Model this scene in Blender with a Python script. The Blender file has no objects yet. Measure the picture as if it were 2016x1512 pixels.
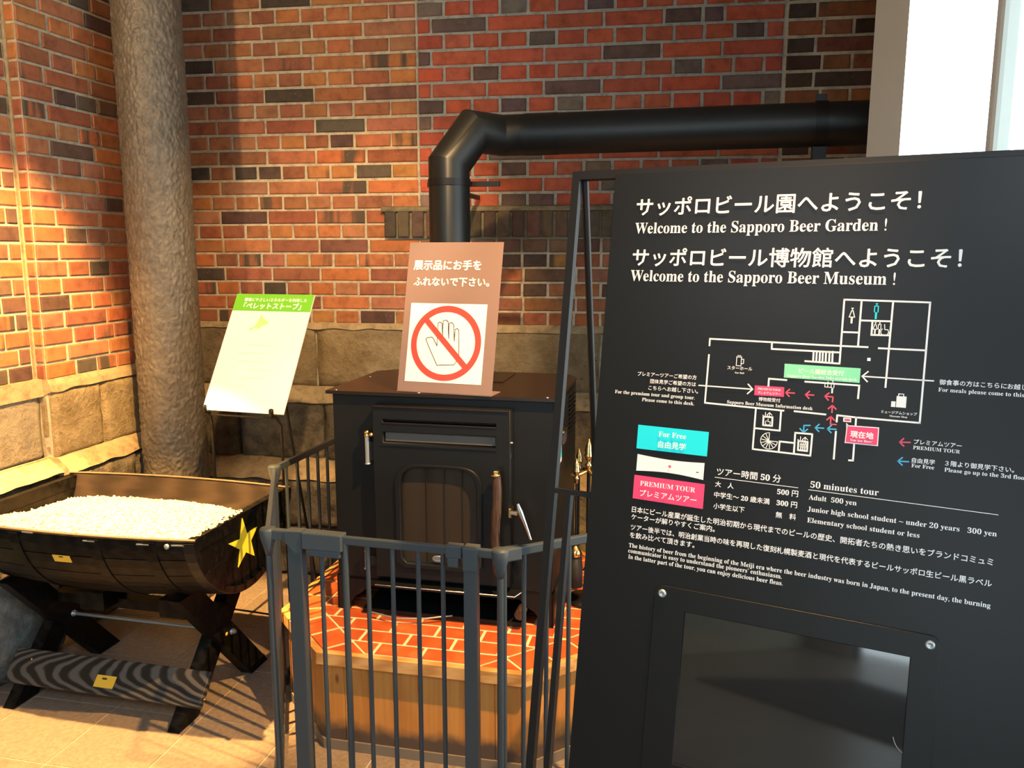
import bpy, bmesh, math, random
from mathutils import Vector, Matrix, noise
PI = math.pi
R = math.radians
C = bpy.context.scene.collection
sc = bpy.context.scene
rnd = random.Random(7)

# ------------------------------------------------------------------ camera
FPX, PITCH, CAMH = 1600.0, R(9.09), 1.55
cam = bpy.data.cameras.new('camera')
cam.sensor_fit = 'HORIZONTAL'; cam.sensor_width = 36.0
cam.lens = FPX / 2016 * 36.0
cam.clip_start = 0.05; cam.clip_end = 200
camo = bpy.data.objects.new('camera', cam)
camo.location = (0, 0, CAMH); camo.rotation_euler = (PI/2 - PITCH, 0, 0)
C.objects.link(camo); sc.camera = camo

# ------------------------------------------------------------------ world, lamps, exposure
w = bpy.data.worlds.new('sky'); sc.world = w; w.use_nodes = True
bg = w.node_tree.nodes['Background']
bg.inputs[0].default_value = (0.80, 0.93, 1.0, 1); bg.inputs[1].default_value = 5.0
vs = sc.view_settings
vs.view_transform = 'Standard'; vs.look = 'None'; vs.gamma = 1; vs.use_curve_mapping = False
vs.exposure = 0.55
sc.cycles.use_denoising = True
sc.cycles.max_bounces = 8
sc.cycles.diffuse_bounces = 4
sc.cycles.sample_clamp_indirect = 6

def spot(name, loc, target, watts, size, blend, col, rad=0.03):
    l = bpy.data.lights.new(name, 'SPOT'); l.energy = watts; l.spot_size = R(size); l.spot_blend = blend
    l.color = col; l.shadow_soft_size = rad
    o = bpy.data.objects.new(name, l); o.location = loc
    o.rotation_euler = (Vector(target) - Vector(loc)).to_track_quat('-Z', 'Y').to_euler()
    C.objects.link(o); return o
WARM = (1.0, 0.55, 0.17)
spot('ceiling_downlight', (-1.42, 2.05, 2.93), (-1.42, 2.66, 0.66), 1250, 34.5, 0.35, WARM, 0.02)
spot('ceiling_downlight', (-0.85, 2.15, 2.93), (-1.97, 3.08, 1.22), 900, 33, 0.7, WARM, 0.02)
spot('ceiling_downlight', (0.72, 1.50, 2.93), (-0.15, 2.42, 0.25), 560, 60, 0.6, WARM, 0.02)
spot('ceiling_downlight', (-0.25, 1.55, 2.93), (-0.82, 3.95, 1.10), 230, 43, 0.6, (1.0, 0.62, 0.27), 0.03)
spot('ceiling_downlight', (-1.75, 1.2, 2.93), (-1.25, 3.7, 2.15), 110, 60, 1.0, (1.0, 0.64, 0.30), 0.05)
for x_, y_ in ((-1.6, -1.2), (0.4, -1.0), (-2.4, -4.2)):  # unseen cool fill lamps, added behind the camera to brighten the room
    l_ = bpy.data.lights.new('added_fill_lamp', 'AREA'); l_.shape = 'RECTANGLE'; l_.size = 1.2; l_.size_y = .6; l_.energy = 34; l_.color = (.82, .92, 1.0)
    o_l = bpy.data.objects.new('added_fill_lamp', l_); o_l.location = (x_, y_, 2.97); C.objects.link(o_l)

def portal(loc, rot, sx, sy):
    l = bpy.data.lights.new('portal', 'AREA'); l.shape = 'RECTANGLE'; l.size = sx; l.size_y = sy
    l.cycles.is_portal = True
    o = bpy.data.objects.new('window_portal', l); o.location = loc; o.rotation_euler = rot
    C.objects.link(o)

# ------------------------------------------------------------------ photograph geometry: pixel -> point on a real plane
CP = Vector((0, 0, CAMH))
FW = Vector((0, math.cos(PITCH), -math.sin(PITCH))); UP = Vector((0, math.sin(PITCH), math.cos(PITCH))); RT = Vector((1, 0, 0))
def ray(x, y): return FW*FPX + RT*(x-1008) + UP*(756-y)
def hit(x, y, p, n):
    r = ray(x, y); n = Vector(n); return CP + r*((Vector(p)-CP).dot(n)/r.dot(n))
def onz(x, y, z): return hit(x, y, (0, 0, z), (0, 0, 1))
BA = R(12.2)                                   # the building's own grid
E1 = Vector((math.cos(BA), -math.sin(BA), 0)); E2 = Vector((math.sin(BA), math.cos(BA), 0))

# ------------------------------------------------------------------ helpers
class MB:
    def __init__(s): s.v = []; s.f = []; s.sm = []
    def add(s, vs_, fs, smooth=False):
        b = len(s.v); s.v += [tuple(q) for q in vs_]; s.f += [tuple(i+b for i in f) for f in fs]; s.sm += [smooth]*len(fs); return s
    def box(s, x0, x1, y0, y1, z0, z1, m=None, bev=0):
        if bev:
            bm = bmesh.new(); bmesh.ops.create_cube(bm, size=1)
            for q in bm.verts: q.co = Vector(((x0+x1)/2+q.co.x*(x1-x0), (y0+y1)/2+q.co.y*(y1-y0), (z0+z1)/2+q.co.z*(z1-z0)))
            bmesh.ops.bevel(bm, geom=bm.edges[:], offset=bev, segments=2, profile=0.6, affect='EDGES')
            bm.verts.index_update()
            P = [q.co.copy() for q in bm.verts]; F = [[q.index for q in f.verts] for f in bm.faces]; bm.free()
        else:
            P = [Vector((x, y, z)) for x in (x0, x1) for y in (y0, y1) for z in (z0, z1)]
            F = [(0, 1, 3, 2), (4, 6, 7, 5), (0, 4, 5, 1), (2, 3, 7, 6), (0, 2, 6, 4), (1, 5, 7, 3)]
        if m: P = [m @ q for q in P]
        return s.add(P, F)
    def tube(s, pts, rad, n=12, cap=True, flat=False):
        pts = [Vector(p) for p in pts]; k = len(pts)
        rr = rad if isinstance(rad, (list, tuple)) else [rad]*k
        V = []; prev = None
        for i, p in enumerate(pts):
            if i == 0: t = (pts[1]-p).normalized(); sc_ = 1; mit = t
            elif i == k-1: t = (p-pts[i-1]).normalized(); mit = t
            else:
                a = (p-pts[i-1]).normalized(); b = (pts[i+1]-p).normalized(); mit = (a+b).normalized(); t = a
            if prev is None:
                ax = Vector((0, 0, 1)) if abs(t.z) < 0.9 else Vector((1, 0, 0))
                u = t.cross(ax).normalized()
            else: u = (prev - t*prev.dot(t)).normalized()
            vv = t.cross(u); prev = u
            if 0 < i < k-1: prev_out = (u - b*u.dot(b)).normalized()
            for j in range(n):
                q = p + (u*math.cos(2*PI*j/n) + vv*math.sin(2*PI*j/n))*rr[i]
                if 0 < i < k-1:
                    dd = (p-q).dot(mit)/t.dot(mit); q = q + t*dd       # slide along the segment to the mitre plane
                V.append(q)
            if 0 < i < k-1: prev = prev_out
        F = []
        for i in range(k-1):
            for j in range(n):
                a = i*n+j; b = i*n+(j+1) % n; F.append((a, b, b+n, a+n))
        s.add(V, F, True)
        if cap:
            s.add(V[:n], [tuple(range(n))[::-1]]); s.add(V[-n:], [tuple(range(n))])
        return s
    def lathe(s, prof, n=20, o=(0, 0, 0), m=None):
        o = Vector(o); V = []
        for r, z in prof:
            for j in range(n):
                q = Vector((r*math.cos(2*PI*j/n), r*math.sin(2*PI*j/n), z))
                if m: q = m @ q
                V.append(q+o)
        F = []
        for i in range(len(prof)-1):
            for j in range(n):
                a = i*n+j; b = i*n+(j+1) % n; F.append((a, b, b+n, a+n))
        F.append(tuple(range(n))[::-1]); F.append(tuple(range((len(prof)-1)*n, len(prof)*n)))
        return s.add(V, F, True)
    def prism(s, poly, d0, d1, fn):
        """poly: 2-D points; fn(a,b,d)->3-D"""
        n = len(poly)
        V = [fn(a, b, d0) for a, b in poly] + [fn(a, b, d1) for a, b in poly]
        F = [tuple(range(n))[::-1], tuple(range(n, 2*n))] + [(i, (i+1) % n, (i+1) % n+n, i+n) for i in range(n)]
        return s.add(V, F)
    def build(s, name, mat, parent=None, fix=True):
        me = bpy.data.meshes.new(name); me.from_pydata(s.v, [], s.f)
        for p, k in zip(me.polygons, s.sm): p.use_smooth = k
        if fix:
            bm = bmesh.new(); bm.from_mesh(me); bmesh.ops.recalc_face_normals(bm, faces=bm.faces[:]); bm.to_mesh(me); bm.free()
        me.materials.append(mat)
        return link(name, me, parent)
def link(name, me, parent=None):
    o = bpy.data.objects.new(name, me); C.objects.link(o)
    if parent is not None: o.parent = parent
    return o
def tag(o, label, cat, group=None, kind=None):
    o['label'] = label; o['category'] = cat
    if group: o['group'] = group
    if kind: o['kind'] = kind
    return o
def thing(name, label, cat, loc=(0, 0, 0), rz=0, group=None):
    o = bpy.data.objects.new(name, None); C.objects.link(o); o.empty_display_size = 0.1
    o.location = loc; o.rotation_euler = (0, 0, rz); return tag(o, label, cat, group)
def struct(o): o['kind'] = 'structure'; return o
def curve_mesh(splines, extrude, bevel=0, cyclic=True):
    c = bpy.data.curves.new('c', 'CURVE'); c.dimensions = '2D'; c.fill_mode = 'BOTH'; c.extrude = extrude; c.bevel_depth = bevel; c.bevel_resolution = 1
    for pts in splines:
        sp = c.splines.new('POLY'); sp.points.add(len(pts)-1)
        for q, p in zip(sp.points, pts): q.co = (p[0], p[1], 0, 1)
        sp.use_cyclic_u = cyclic
    o = bpy.data.objects.new('c', c); C.objects.link(o)
    me = bpy.data.meshes.new_from_object(o.evaluated_get(bpy.context.evaluated_depsgraph_get()))
    bpy.data.objects.remove(o); bpy.data.curves.remove(c); return me

# ------------------------------------------------------------------ materials
def mat(name, col, rough=0.6, metal=0, spec=0.5):
    m = bpy.data.materials.new(name); m.use_nodes = True
    b = m.node_tree.nodes['Principled BSDF']
    b.inputs['Base Color'].default_value = (*col, 1); b.inputs['Roughness'].default_value = rough
    b.inputs['Metallic'].default_value = metal; b.inputs['Specular IOR Level'].default_value = spec
    return m
def N(m, t, **kw):
    n = m.node_tree.nodes.new(t)
    for k, v in kw.items():
        if k in n.inputs: n.inputs[k].default_value = v
        else: setattr(n, k, v)
    return n
def L(m, a, b): m.node_tree.links.new(a, b)
def bsdf(m): return m.node_tree.nodes['Principled BSDF']
def tex_noise(m, scale, detail=4, rough=0.6, obj=True, stretch=None, rnd_off=False):
    tc = N(m, 'ShaderNodeTexCoord'); nz = N(m, 'ShaderNodeTexNoise', Scale=scale, Detail=detail, Roughness=rough)
    src = tc.outputs['Object']
    if rnd_off:
        oi = N(m, 'ShaderNodeObjectInfo'); va = N(m, 'ShaderNodeVectorMath', operation='MULTIPLY_ADD')
        cx = N(m, 'ShaderNodeCombineXYZ'); mu = N(m, 'ShaderNodeMath', operation='MULTIPLY'); mu.inputs[1].default_value = 57
        L(m, oi.outputs['Random'], mu.inputs[0]); L(m, mu.outputs[0], cx.inputs[0]); L(m, mu.outputs[0], cx.inputs[2])
        ad = N(m, 'ShaderNodeVectorMath', operation='ADD'); L(m, src, ad.inputs[0]); L(m, cx.outputs[0], ad.inputs[1]); src = ad.outputs[0]
    if stretch:
        mp = N(m, 'ShaderNodeMapping'); mp.inputs['Scale'].default_value = stretch; L(m, src, mp.inputs[0]); src = mp.outputs[0]
    L(m, src, nz.inputs['Vector']); return nz
def ramp(m, src, stops):
    r = N(m, 'ShaderNodeValToRGB'); e = r.color_ramp.elements
    while len(e) < len(stops): e.new(0.5)
    for q, (p, c) in zip(e, stops): q.position = p; q.color = (*c, 1) if len(c) == 3 else c
    L(m, src, r.inputs[0]); return r
def bump(m, src, strength=0.3, dist=0.01, prev=None):
    b = N(m, 'ShaderNodeBump'); b.inputs['Strength'].default_value = strength; b.inputs['Distance'].default_value = dist
    L(m, src, b.inputs['Height'])
    if prev: L(m, prev.outputs[0], b.inputs['Normal'])
    L(m, b.outputs[0], bsdf(m).inputs['Normal']); return b
def mix(m, fac, a, b, typ='MIX'):
    x = N(m, 'ShaderNodeMix', data_type='RGBA', blend_type=typ)
    for i, v in ((0, fac), (6, a), (7, b)):
        if isinstance(v, (int, float)): x.inputs[i].default_value = v
        elif isinstance(v, tuple): x.inputs[i].default_value = (*v, 1)
        else: L(m, v, x.inputs[i])
    return x.outputs[2]

def brick_mat(name):
    m = mat(name, (.4, .12, .06), 0.85, 0, 0.25)
    oi = N(m, 'ShaderNodeObjectInfo')
    n1 = tex_noise(m, 16, 5, .65, rnd_off=True); n2 = tex_noise(m, 90, 3, .6); n3 = tex_noise(m, 4.2, 2, .5, stretch=(3.4, 1, 0.5), rnd_off=True)
    a = ramp(m, n1.outputs[0], [(0.28, (.62, .60, .58)), (0.5, (1, 1, 1)), (0.75, (1.25, 1.22, 1.15))])
    col = mix(m, 1.0, oi.outputs['Color'], a.outputs[0], 'MULTIPLY')
    # burnt bands: only where the brick's own alpha asks for them
    k = ramp(m, n3.outputs[0], [(0.50, (0, 0, 0)), (0.60, (1, 1, 1))])
    inv = N(m, 'ShaderNodeMath', operation='SUBTRACT'); inv.inputs[0].default_value = 1; L(m, oi.outputs['Alpha'], inv.inputs[1])
    mu = N(m, 'ShaderNodeMath', operation='MULTIPLY'); L(m, k.outputs[0], mu.inputs[0]); L(m, inv.outputs[0], mu.inputs[1])
    col = mix(m, mu.outputs[0], col, (.085, .062, .046))
    sp = ramp(m, n2.outputs[0], [(0.68, (0, 0, 0)), (0.75, (.35, .35, .35))])
    col = mix(m, sp.outputs[0], col, (.55, .42, .30))
    L(m, col, bsdf(m).inputs['Base Color'])
    b = bump(m, n2.outputs[0], .35, .002); bump(m, n1.outputs[0], .5, .004, b)
    return m
M = {}
M['brick'] = brick_mat('fired_brick')
def mortar_mat(name, c1, c2):
    m = mat(name, c1, .95, 0, .1); n = tex_noise(m, 22, 6, .7); n2 = tex_noise(m, 160, 3)
    r = ramp(m, n.outputs[0], [(.3, tuple(x*.55 for x in c1)), (.5, c1), (.75, c2)]); L(m, r.outputs[0], bsdf(m).inputs['Base Color'])
    b = bump(m, n2.outputs[0], .5, .002); bump(m, n.outputs[0], .6, .008, b); return m
M['mortar'] = mortar_mat('old_lime_mortar', (.46, .41, .30), (.62, .56, .42))
M['mortar_new'] = mortar_mat('grey_mortar', (.33, .34, .30), (.43, .44, .39))
M['ledge'] = mortar_mat('ledge_mortar', (.36, .28, .165), (.46, .36, .21))
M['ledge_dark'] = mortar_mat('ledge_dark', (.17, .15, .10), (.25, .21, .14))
def stone_mat(name, c0, c1, c2, sc_=9):
    m = mat(name, c1, .95, 0, .15); oi = N(m, 'ShaderNodeObjectInfo')
    n = tex_noise(m, sc_, 8, .7, rnd_off=True); n2 = tex_noise(m, 55, 5, .7); v = N(m, 'ShaderNodeTexVoronoi', Scale=26.0)
    tc = N(m, 'ShaderNodeTexCoord'); L(m, tc.outputs['Object'], v.inputs['Vector'])
    r = ramp(m, n.outputs[0], [(.3, c0), (.5, c1), (.7, c2)])
    p = ramp(m, v.outputs['Distance'], [(.05, (.25, .25, .25)), (.14, (1, 1, 1))])
    n3 = tex_noise(m, 7, 2); g = ramp(m, n3.outputs[0], [(.55, (0, 0, 0)), (.62, (1, 1, 1))])
    col = mix(m, g.outputs[0], r.outputs[0], mix(m, 1.0, r.outputs[0], p.outputs[0], 'MULTIPLY'))
    rr = ramp(m, oi.outputs['Random'], [(0, (.8, .8, .8)), (1, (1.15, 1.12, 1.05))])
    col = mix(m, 1.0, col, rr.outputs[0], 'MULTIPLY')
    L(m, col, bsdf(m).inputs['Base Color'])
    b = bump(m, n2.outputs[0], 1.0, .012); bump(m, n.outputs[0], .9, .03, b); return m
M['stone'] = stone_mat('tuff_stone', (.20, .155, .09), (.31, .25, .155), (.42, .35, .23))
M['stone_grey'] = stone_mat('grey_tuff', (.20, .18, .15), (.29, .26, .21), (.40, .36, .29))
M['rubble'] = stone_mat('rubble_stone', (.09, .08, .065), (.19, .165, .12), (.33, .28, .19), 14)
M['boulder'] = stone_mat('blue_grey_boulder', (.10, .12, .13), (.20, .23, .24), (.34, .38, .38), 18)

m = mat('roughcast_paint', (.20, .175, .14), .42, 0, .45); M['column'] = m
n = tex_noise(m, 75, 4, .6, stretch=(1, 1, .8)); n2 = tex_noise(m, 34, 3, .5, stretch=(1, 1, .85))
bump(m, n.outputs[0], .6, .006)
r = ramp(m, n2.outputs[0], [(.3, (.105, .088, .064)), (.6, (.155, .132, .098)), (.8, (.195, .170, .130))]); L(m, r.outputs[0], bsdf(m).inputs['Base Color'])

m = mat('floor_tile', (.36, .32, .27), .42, 0, .4); M['tile'] = m
n = tex_noise(m, 60, 5, .7, rnd_off=True); oi = N(m, 'ShaderNodeObjectInfo')
r = ramp(m, n.outputs[0], [(.3, (.16, .125, .10)), (.5, (.215, .17, .135)), (.7, (.27, .215, .17))])
r2 = ramp(m, oi.outputs['Random'], [(0, (.92, .92, .92)), (1, (1.08, 1.06, 1.05))])
L(m, mix(m, 1.0, r.outputs[0], r2.outputs[0], 'MULTIPLY'), bsdf(m).inputs['Base Color']); bump(m, n.outputs[0], .15, .002)
m = mat('floor_grout', (.52, .46, .36), .9); M['grout'] = m
tc = N(m, 'ShaderNodeTexCoord'); bt = N(m, 'ShaderNodeTexBrick', offset=0.0, Scale=1.0); L(m, tc.outputs['Object'], bt.inputs['Vector'])
bt.inputs['Brick Width'].default_value = .325; bt.inputs['Row Height'].default_value = .325; bt.inputs['Mortar Size'].default_value = .003
bt.inputs['Color1'].default_value = (.21, .17, .135, 1); bt.inputs['Color2'].default_value = (.235, .19, .15, 1); bt.inputs['Mortar'].default_value = (.45, .38, .28, 1)
M['floor_far'] = mat('far_floor', (.2, .16, .13), .4); m = M['floor_far']
tc = N(m, 'ShaderNodeTexCoord'); L(m, tc.outputs['Object'], bt.inputs['Vector']) if False else None
bt2 = N(m, 'ShaderNodeTexBrick', offset=0.0, Scale=1.0); L(m, tc.outputs['Object'], bt2.inputs['Vector'])
for k_, v_ in (('Brick Width', .325), ('Row Height', .325), ('Mortar Size', .0025)): bt2.inputs[k_].default_value = v_
bt2.inputs['Color1'].default_value = (.21, .17, .135, 1); bt2.inputs['Color2'].default_value = (.235, .19, .15, 1); bt2.inputs['Mortar'].default_value = (.42, .36, .28, 1)
L(m, bt2.outputs['Color'], bsdf(m).inputs['Base Color'])

M['stove'] = mat('black_stove_enamel', (.0065, .0075, .0085), .42, 0, .24)
n = tex_noise(M['stove'], 300, 2); bump(M['stove'], n.outputs[0], .08, .0005)
M['stove_top'] = mat('stove_top', (.014, .009, .007), .3, 0, .3)
M['pipe'] = mat('flue_paint', (.006, .0075, .0085), .42, 0, .42)
M['gate'] = mat('charcoal_gate_paint', (.034, .046, .056), .42, 0, .45)
M['gate_plastic'] = mat('gate_plastic', (.042, .056, .068), .5, 0, .4)
M['black_metal'] = mat('black_metal', (.006, .006, .007), .42, 0, .3)
M['brass'] = mat('brass', (.75, .52, .22), .22, 1)
M['chrome'] = mat('chrome', (.75, .75, .74), .2, 1)
M['zinc'] = mat('zinc', (.42, .47, .50), .38, .8)
M['slot'] = mat('slot_black', (.003, .003, .003), .8)
m = mat('stove_glass', (.030, .023, .016), .14, 0, .5); M['stove_glass'] = m
M['slot_glass'] = mat('grey_slot_panel', (.085, .078, .072), .3)
def wood(name, c0, c1, c2, rough, stretch, scale=6, dist=2.0, wf=.35):
    m = mat(name, c1, rough, 0, .4); n = tex_noise(m, scale, 5, .6, stretch=stretch, rnd_off=True)
    wv = N(m, 'ShaderNodeTexWave', Scale=scale*.8, Distortion=dist*3); wv.inputs['Detail'].default_value = 3
    tc = N(m, 'ShaderNodeTexCoord'); mp = N(m, 'ShaderNodeMapping'); mp.inputs['Scale'].default_value = stretch
    L(m, tc.outputs['Object'], mp.inputs[0]); L(m, mp.outputs[0], wv.inputs['Vector'])
    f = mix(m, wf, n.outputs[0], wv.outputs['Color'])
    r = ramp(m, f, [(.3, c0), (.5, c1), (.7, c2)]); L(m, r.outputs[0], bsdf(m).inputs['Base Color']); bump(m, f, .15, .002); return m
M['pine'] = wood('pine_board', (.40, .155, .034), (.52, .22, .050), (.58, .27, .070), .45, (7, 7, .55), 3.2, wf=.06)
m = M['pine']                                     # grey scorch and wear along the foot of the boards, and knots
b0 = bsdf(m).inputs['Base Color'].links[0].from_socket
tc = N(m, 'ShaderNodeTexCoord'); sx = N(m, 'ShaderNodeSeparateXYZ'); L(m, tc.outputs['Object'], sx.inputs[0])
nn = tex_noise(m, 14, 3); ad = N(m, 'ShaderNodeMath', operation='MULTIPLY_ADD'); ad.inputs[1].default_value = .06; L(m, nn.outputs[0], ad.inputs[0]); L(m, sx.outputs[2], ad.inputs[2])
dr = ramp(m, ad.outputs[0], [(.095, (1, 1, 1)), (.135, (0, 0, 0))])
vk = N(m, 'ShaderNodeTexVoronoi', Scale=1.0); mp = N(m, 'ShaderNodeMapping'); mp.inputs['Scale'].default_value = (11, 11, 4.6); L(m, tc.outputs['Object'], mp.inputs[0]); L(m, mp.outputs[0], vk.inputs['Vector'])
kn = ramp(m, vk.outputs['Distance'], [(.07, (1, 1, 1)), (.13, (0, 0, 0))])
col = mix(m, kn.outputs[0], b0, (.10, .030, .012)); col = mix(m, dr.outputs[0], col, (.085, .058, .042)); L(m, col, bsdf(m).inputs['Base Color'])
M['pine_trim'] = wood('pine_trim', (.42, .20, .06), (.56, .30, .10), (.66, .38, .15), .4, (.8, 9, 9), 4)
M['base_strip'] = mat('grey_base_strip', (.17, .14, .105), .6)
m = mat('terracotta', (.50, .085, .022), .32, 0, .5); M['terracotta'] = m
oi = N(m, 'ShaderNodeObjectInfo'); n = tex_noise(m, 12, 4, .6, rnd_off=True)
r = ramp(m, n.outputs[0], [(.3, (.40, .070, .022)), (.55, (.54, .115, .032)), (.75, (.62, .19, .065))])
r2 = ramp(m, oi.outputs['Random'], [(0, (.82, .8, .8)), (1, (1.1, 1.15, 1.1))]); L(m, mix(m, 1.0, r.outputs[0], r2.outputs[0], 'MULTIPLY'), bsdf(m).inputs['Base Color'])
M['tile_grout'] = mat('cream_grout', (.72, .60, .42), .9)
m = wood('black_stained_wood', (.0028, .0027, .0026), (.005, .0047, .0045), (.010, .009, .008), .42, (1.2, 10, 10), 5); M['barrel'] = m; bsdf(m).inputs['Specular IOR Level'].default_value = .12
n = tex_noise(m, 30, 6, .75); s_ = ramp(m, n.outputs[0], [(.69, (0, 0, 0)), (.72, (1, 1, 1))]); b0 = bsdf(m).inputs['Base Color'].links[0].from_socket
L(m, mix(m, s_.outputs[0], b0, (.17, .11, .07)), bsdf(m).inputs['Base Color'])
M['barrel_in'] = wood('dark_brown_wood', (.018, .013, .009), (.028, .019, .013), (.040, .028, .019), .4, (.8, 6, 6), 3)
M['edge_wood'] = mat('worn_rim', (.20, .12, .07), .6)
m = mat('grained_plank', (.05, .045, .04), .42); M['plank'] = m
nz = tex_noise(m, 3.6, 3, .5, stretch=(.7, 1.6, 1)); sx = N(m, 'ShaderNodeSeparateXYZ'); tc = N(m, 'ShaderNodeTexCoord'); L(m, tc.outputs['Object'], sx.inputs[0])
def mth(op, a, b, c=None):
    q = N(m, 'ShaderNodeMath', operation=op)
    for i_, v_ in enumerate((a, b, c)):
        if v_ is None: continue
        if isinstance(v_, (int, float)): q.inputs[i_].default_value = v_
        else: L(m, v_, q.inputs[i_])
    return q.outputs[0]
yy = mth('SUBTRACT', mth('MULTIPLY_ADD', sx.outputs[0], -.10, sx.outputs[1]), .075)
y2 = mth('MULTIPLY', yy, yy)
ff = mth('MULTIPLY_ADD', y2, -24.0, sx.outputs[0]); ff = mth('MULTIPLY_ADD', nz.outputs[0], .20, ff)
sn = mth('SINE', mth('MULTIPLY', ff, 104.0), 0)
r = ramp(m, mth('MULTIPLY_ADD', sn, .5, .5), [(.3, (.012, .010, .009)), (.5, (.035, .030, .026)), (.8, (.095, .086, .078))]); L(m, r.outputs[0], bsdf(m).inputs['Base Color']); bump(m, sn, .25, .0015)
M['pellet'] = mat('wood_pellets', (.80, .66, .42), .8)
n = tex_noise(M['pellet'], 70, 4); r = ramp(M['pellet'], n.outputs[0], [(.35, (.74, .60, .38)), (.6, (.92, .84, .66))]); L(M['pellet'], r.outputs[0], bsdf(M['pellet']).inputs['Base Color'])
M['yellow'] = mat('yellow_paint', (.85, .68, .035), .5)
M['gold'] = mat('gold_sticker', (.80, .50, .05), .35)
M['ink'] = mat('dark_ink', (.03, .02, .02), .6)
M['board_black'] = mat('satin_black_board', (.0055, .006, .0068), .36, 0, .26)
M['inset'] = mat('inset_black', (.0045, .0048, .0054), .38, 0, .28)
M['screen'] = mat('monitor_glass', (.012, .011, .010), .045, 0, .9)
M['white'] = mat('white_print', (.86, .87, .88), .6)
M['cyan'] = mat('cyan_print', (.0, .72, .85), .5)
M['pink'] = mat('pink_print', (.85, .05, .17), .5)
M['pink_line'] = mat('pink_line', (.70, .08, .14), .6)
M['blue_line'] = mat('blue_line', (.06, .42, .72), .6)
M['mint'] = mat('mint_print', (.22, .72, .42), .5)
M['taupe'] = mat('taupe_acrylic', (.215, .150, .142), .32, 0, .5)
M['red'] = mat('red_print', (.85, .055, .045), .5)
M['brown'] = mat('brown_print', (.06, .022, .018), .6)
M['paper'] = mat('white_paper', (.90, .90, .88), .5)
M['lime'] = mat('lime_green_print', (.16, .55, .03), .5)
M['palegreen'] = mat('pale_green', (.45, .75, .30), .5)
M['faint'] = mat('faint_print', (.72, .74, .66), .5)
M['jamb'] = mat('beige_paint', (.175, .102, .052), .55)
M['frame_white'] = mat('white_frame', (.62, .66, .62), .5)
M['plaster'] = mat('cream_plaster', (.44, .38, .31), .85)
M['ceiling'] = mat('ceiling_paint', (.50, .46, .40), .9)
M['mat'] = mat('entrance_mat', (.035, .033, .04), .9)
M['dark_wood'] = wood('bark_handle', (.010, .006, .004), (.032, .017, .010), (.11, .06, .035), .5, (14, 14, 1.5), 8)
M['bristle'] = mat('black_bristle', (.012, .011, .010), .7)
g = bpy.data.materials.new('clear_glass'); g.use_nodes = True; M['glass'] = g
nt = g.node_tree; nt.nodes.clear(); o_ = nt.nodes.new('ShaderNodeOutputMaterial'); mx = nt.nodes.new('ShaderNodeMixShader'); tr = nt.nodes.new('ShaderNodeBsdfTransparent'); gl = nt.nodes.new('ShaderNodeBsdfGlossy')
gl.inputs['Roughness'].default_value = .02; mx.inputs[0].default_value = .06; nt.links.new(tr.outputs[0], mx.inputs[1]); nt.links.new(gl.outputs[0], mx.inputs[2]); nt.links.new(mx.outputs[0], o_.inputs[0])
tr.inputs[0].default_value = (.96, .98, .98, 1)

# ================================================================== SETTING
# ---------------- floor (grid of square tiles turned with the building)
TO = Vector((-1.370, 2.604, 0)); P_ = .325
fl = MB()
fl.box(-26*P_, 26*P_, -30*P_, 9*P_, -.08, -.005)
floor = struct(fl.build('floor', M['floor_far'])); floor.location = TO; floor.rotation_euler = (0, 0, -BA)
tb = MB().box(.002, P_-.002, .002, P_-.002, -.03, 0, bev=.0015)
tme = tb.build('tile', M['tile']).data; bpy.data.objects.remove(bpy.data.objects['tile'])
grb = MB().box(-4*P_, 12*P_, -9*P_, 5*P_, -.006, -.0025).build('grout_bed', M['grout'], floor)
M['grout'].node_tree.nodes['Principled BSDF'].inputs['Base Color'].default_value = (.56, .47, .34, 1)
for i in range(-4, 12):
    for j in range(-9, 5):
        t = link('tile', tme, floor); t.location = (i*P_, j*P_, 0)

# ---------------- brick pieces
def brick_mesh(wd, ht=.0575, seed=0, dep=.03, proud=.007):
    r = random.Random(seed); c = .0035
    x0, x1, z0, z1 = 0, wd, 0, ht
    def j(k): return (r.random()-.5)*k
    out = [(x0+j(.003), -proud+c+.001, z0+j(.003)), (x1+j(.003), -proud+c+.001, z0+j(.003)), (x1+j(.003), -proud+c+.001, z1+j(.003)), (x0+j(.003), -proud+c+.001, z1+j(.003))]
    inn = [(x0+c+.001, -proud, z0+c+.001), (x1-c-.001, -proud, z0+c+.001), (x1-c-.001, -proud, z1-c-.001), (x0+c+.001, -proud, z1-c-.001)]
    bk = [(a, dep, b) for a, _, b in out]
    me = bpy.data.meshes.new('brick')
    V = inn+out+bk
    F = [(0, 1, 2, 3)] + [(k, k+4, (k+1) % 4+4, (k+1) % 4) for k in range(4)] + [(k+4, k+8, (k+1) % 4+8, (k+1) % 4+4) for k in range(4)]
    me.from_pydata(V, [], F); me.materials.append(M['brick'])
    bm = bmesh.new(); bm.from_mesh(me); bmesh.ops.recalc_face_normals(bm, faces=bm.faces[:]); bm.to_mesh(me); bm.free()
    return me
_bc = {}
def bmesh_for(wd, ht=.0575):
    k = (round(wd/.006), round(ht/.004), rnd.randrange(3))
    if k not in _bc: _bc[k] = brick_mesh(k[0]*.006, ht, hash(k) % 999)
    return _bc[k]
OLD = [(.31, .122, .058), (.35, .140, .062), (.28, .105, .055), (.40, .165, .062), (.26, .095, .052), (.33, .145, .080), (.38, .135, .054)]
DARK = [(.068, .050, .038), (.10, .076, .056), (.12, .070, .050), (.16, .085, .058), (.09, .052, .042)]
NEW = [(.36, .085, .048), (.39, .095, .052), (.33, .080, .048), (.37, .104, .062), (.40, .090, .048)]
NDARK = [(.105, .068, .062), (.14, .105, .090), (.12, .080, .075), (.17, .135, .115)]
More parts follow.
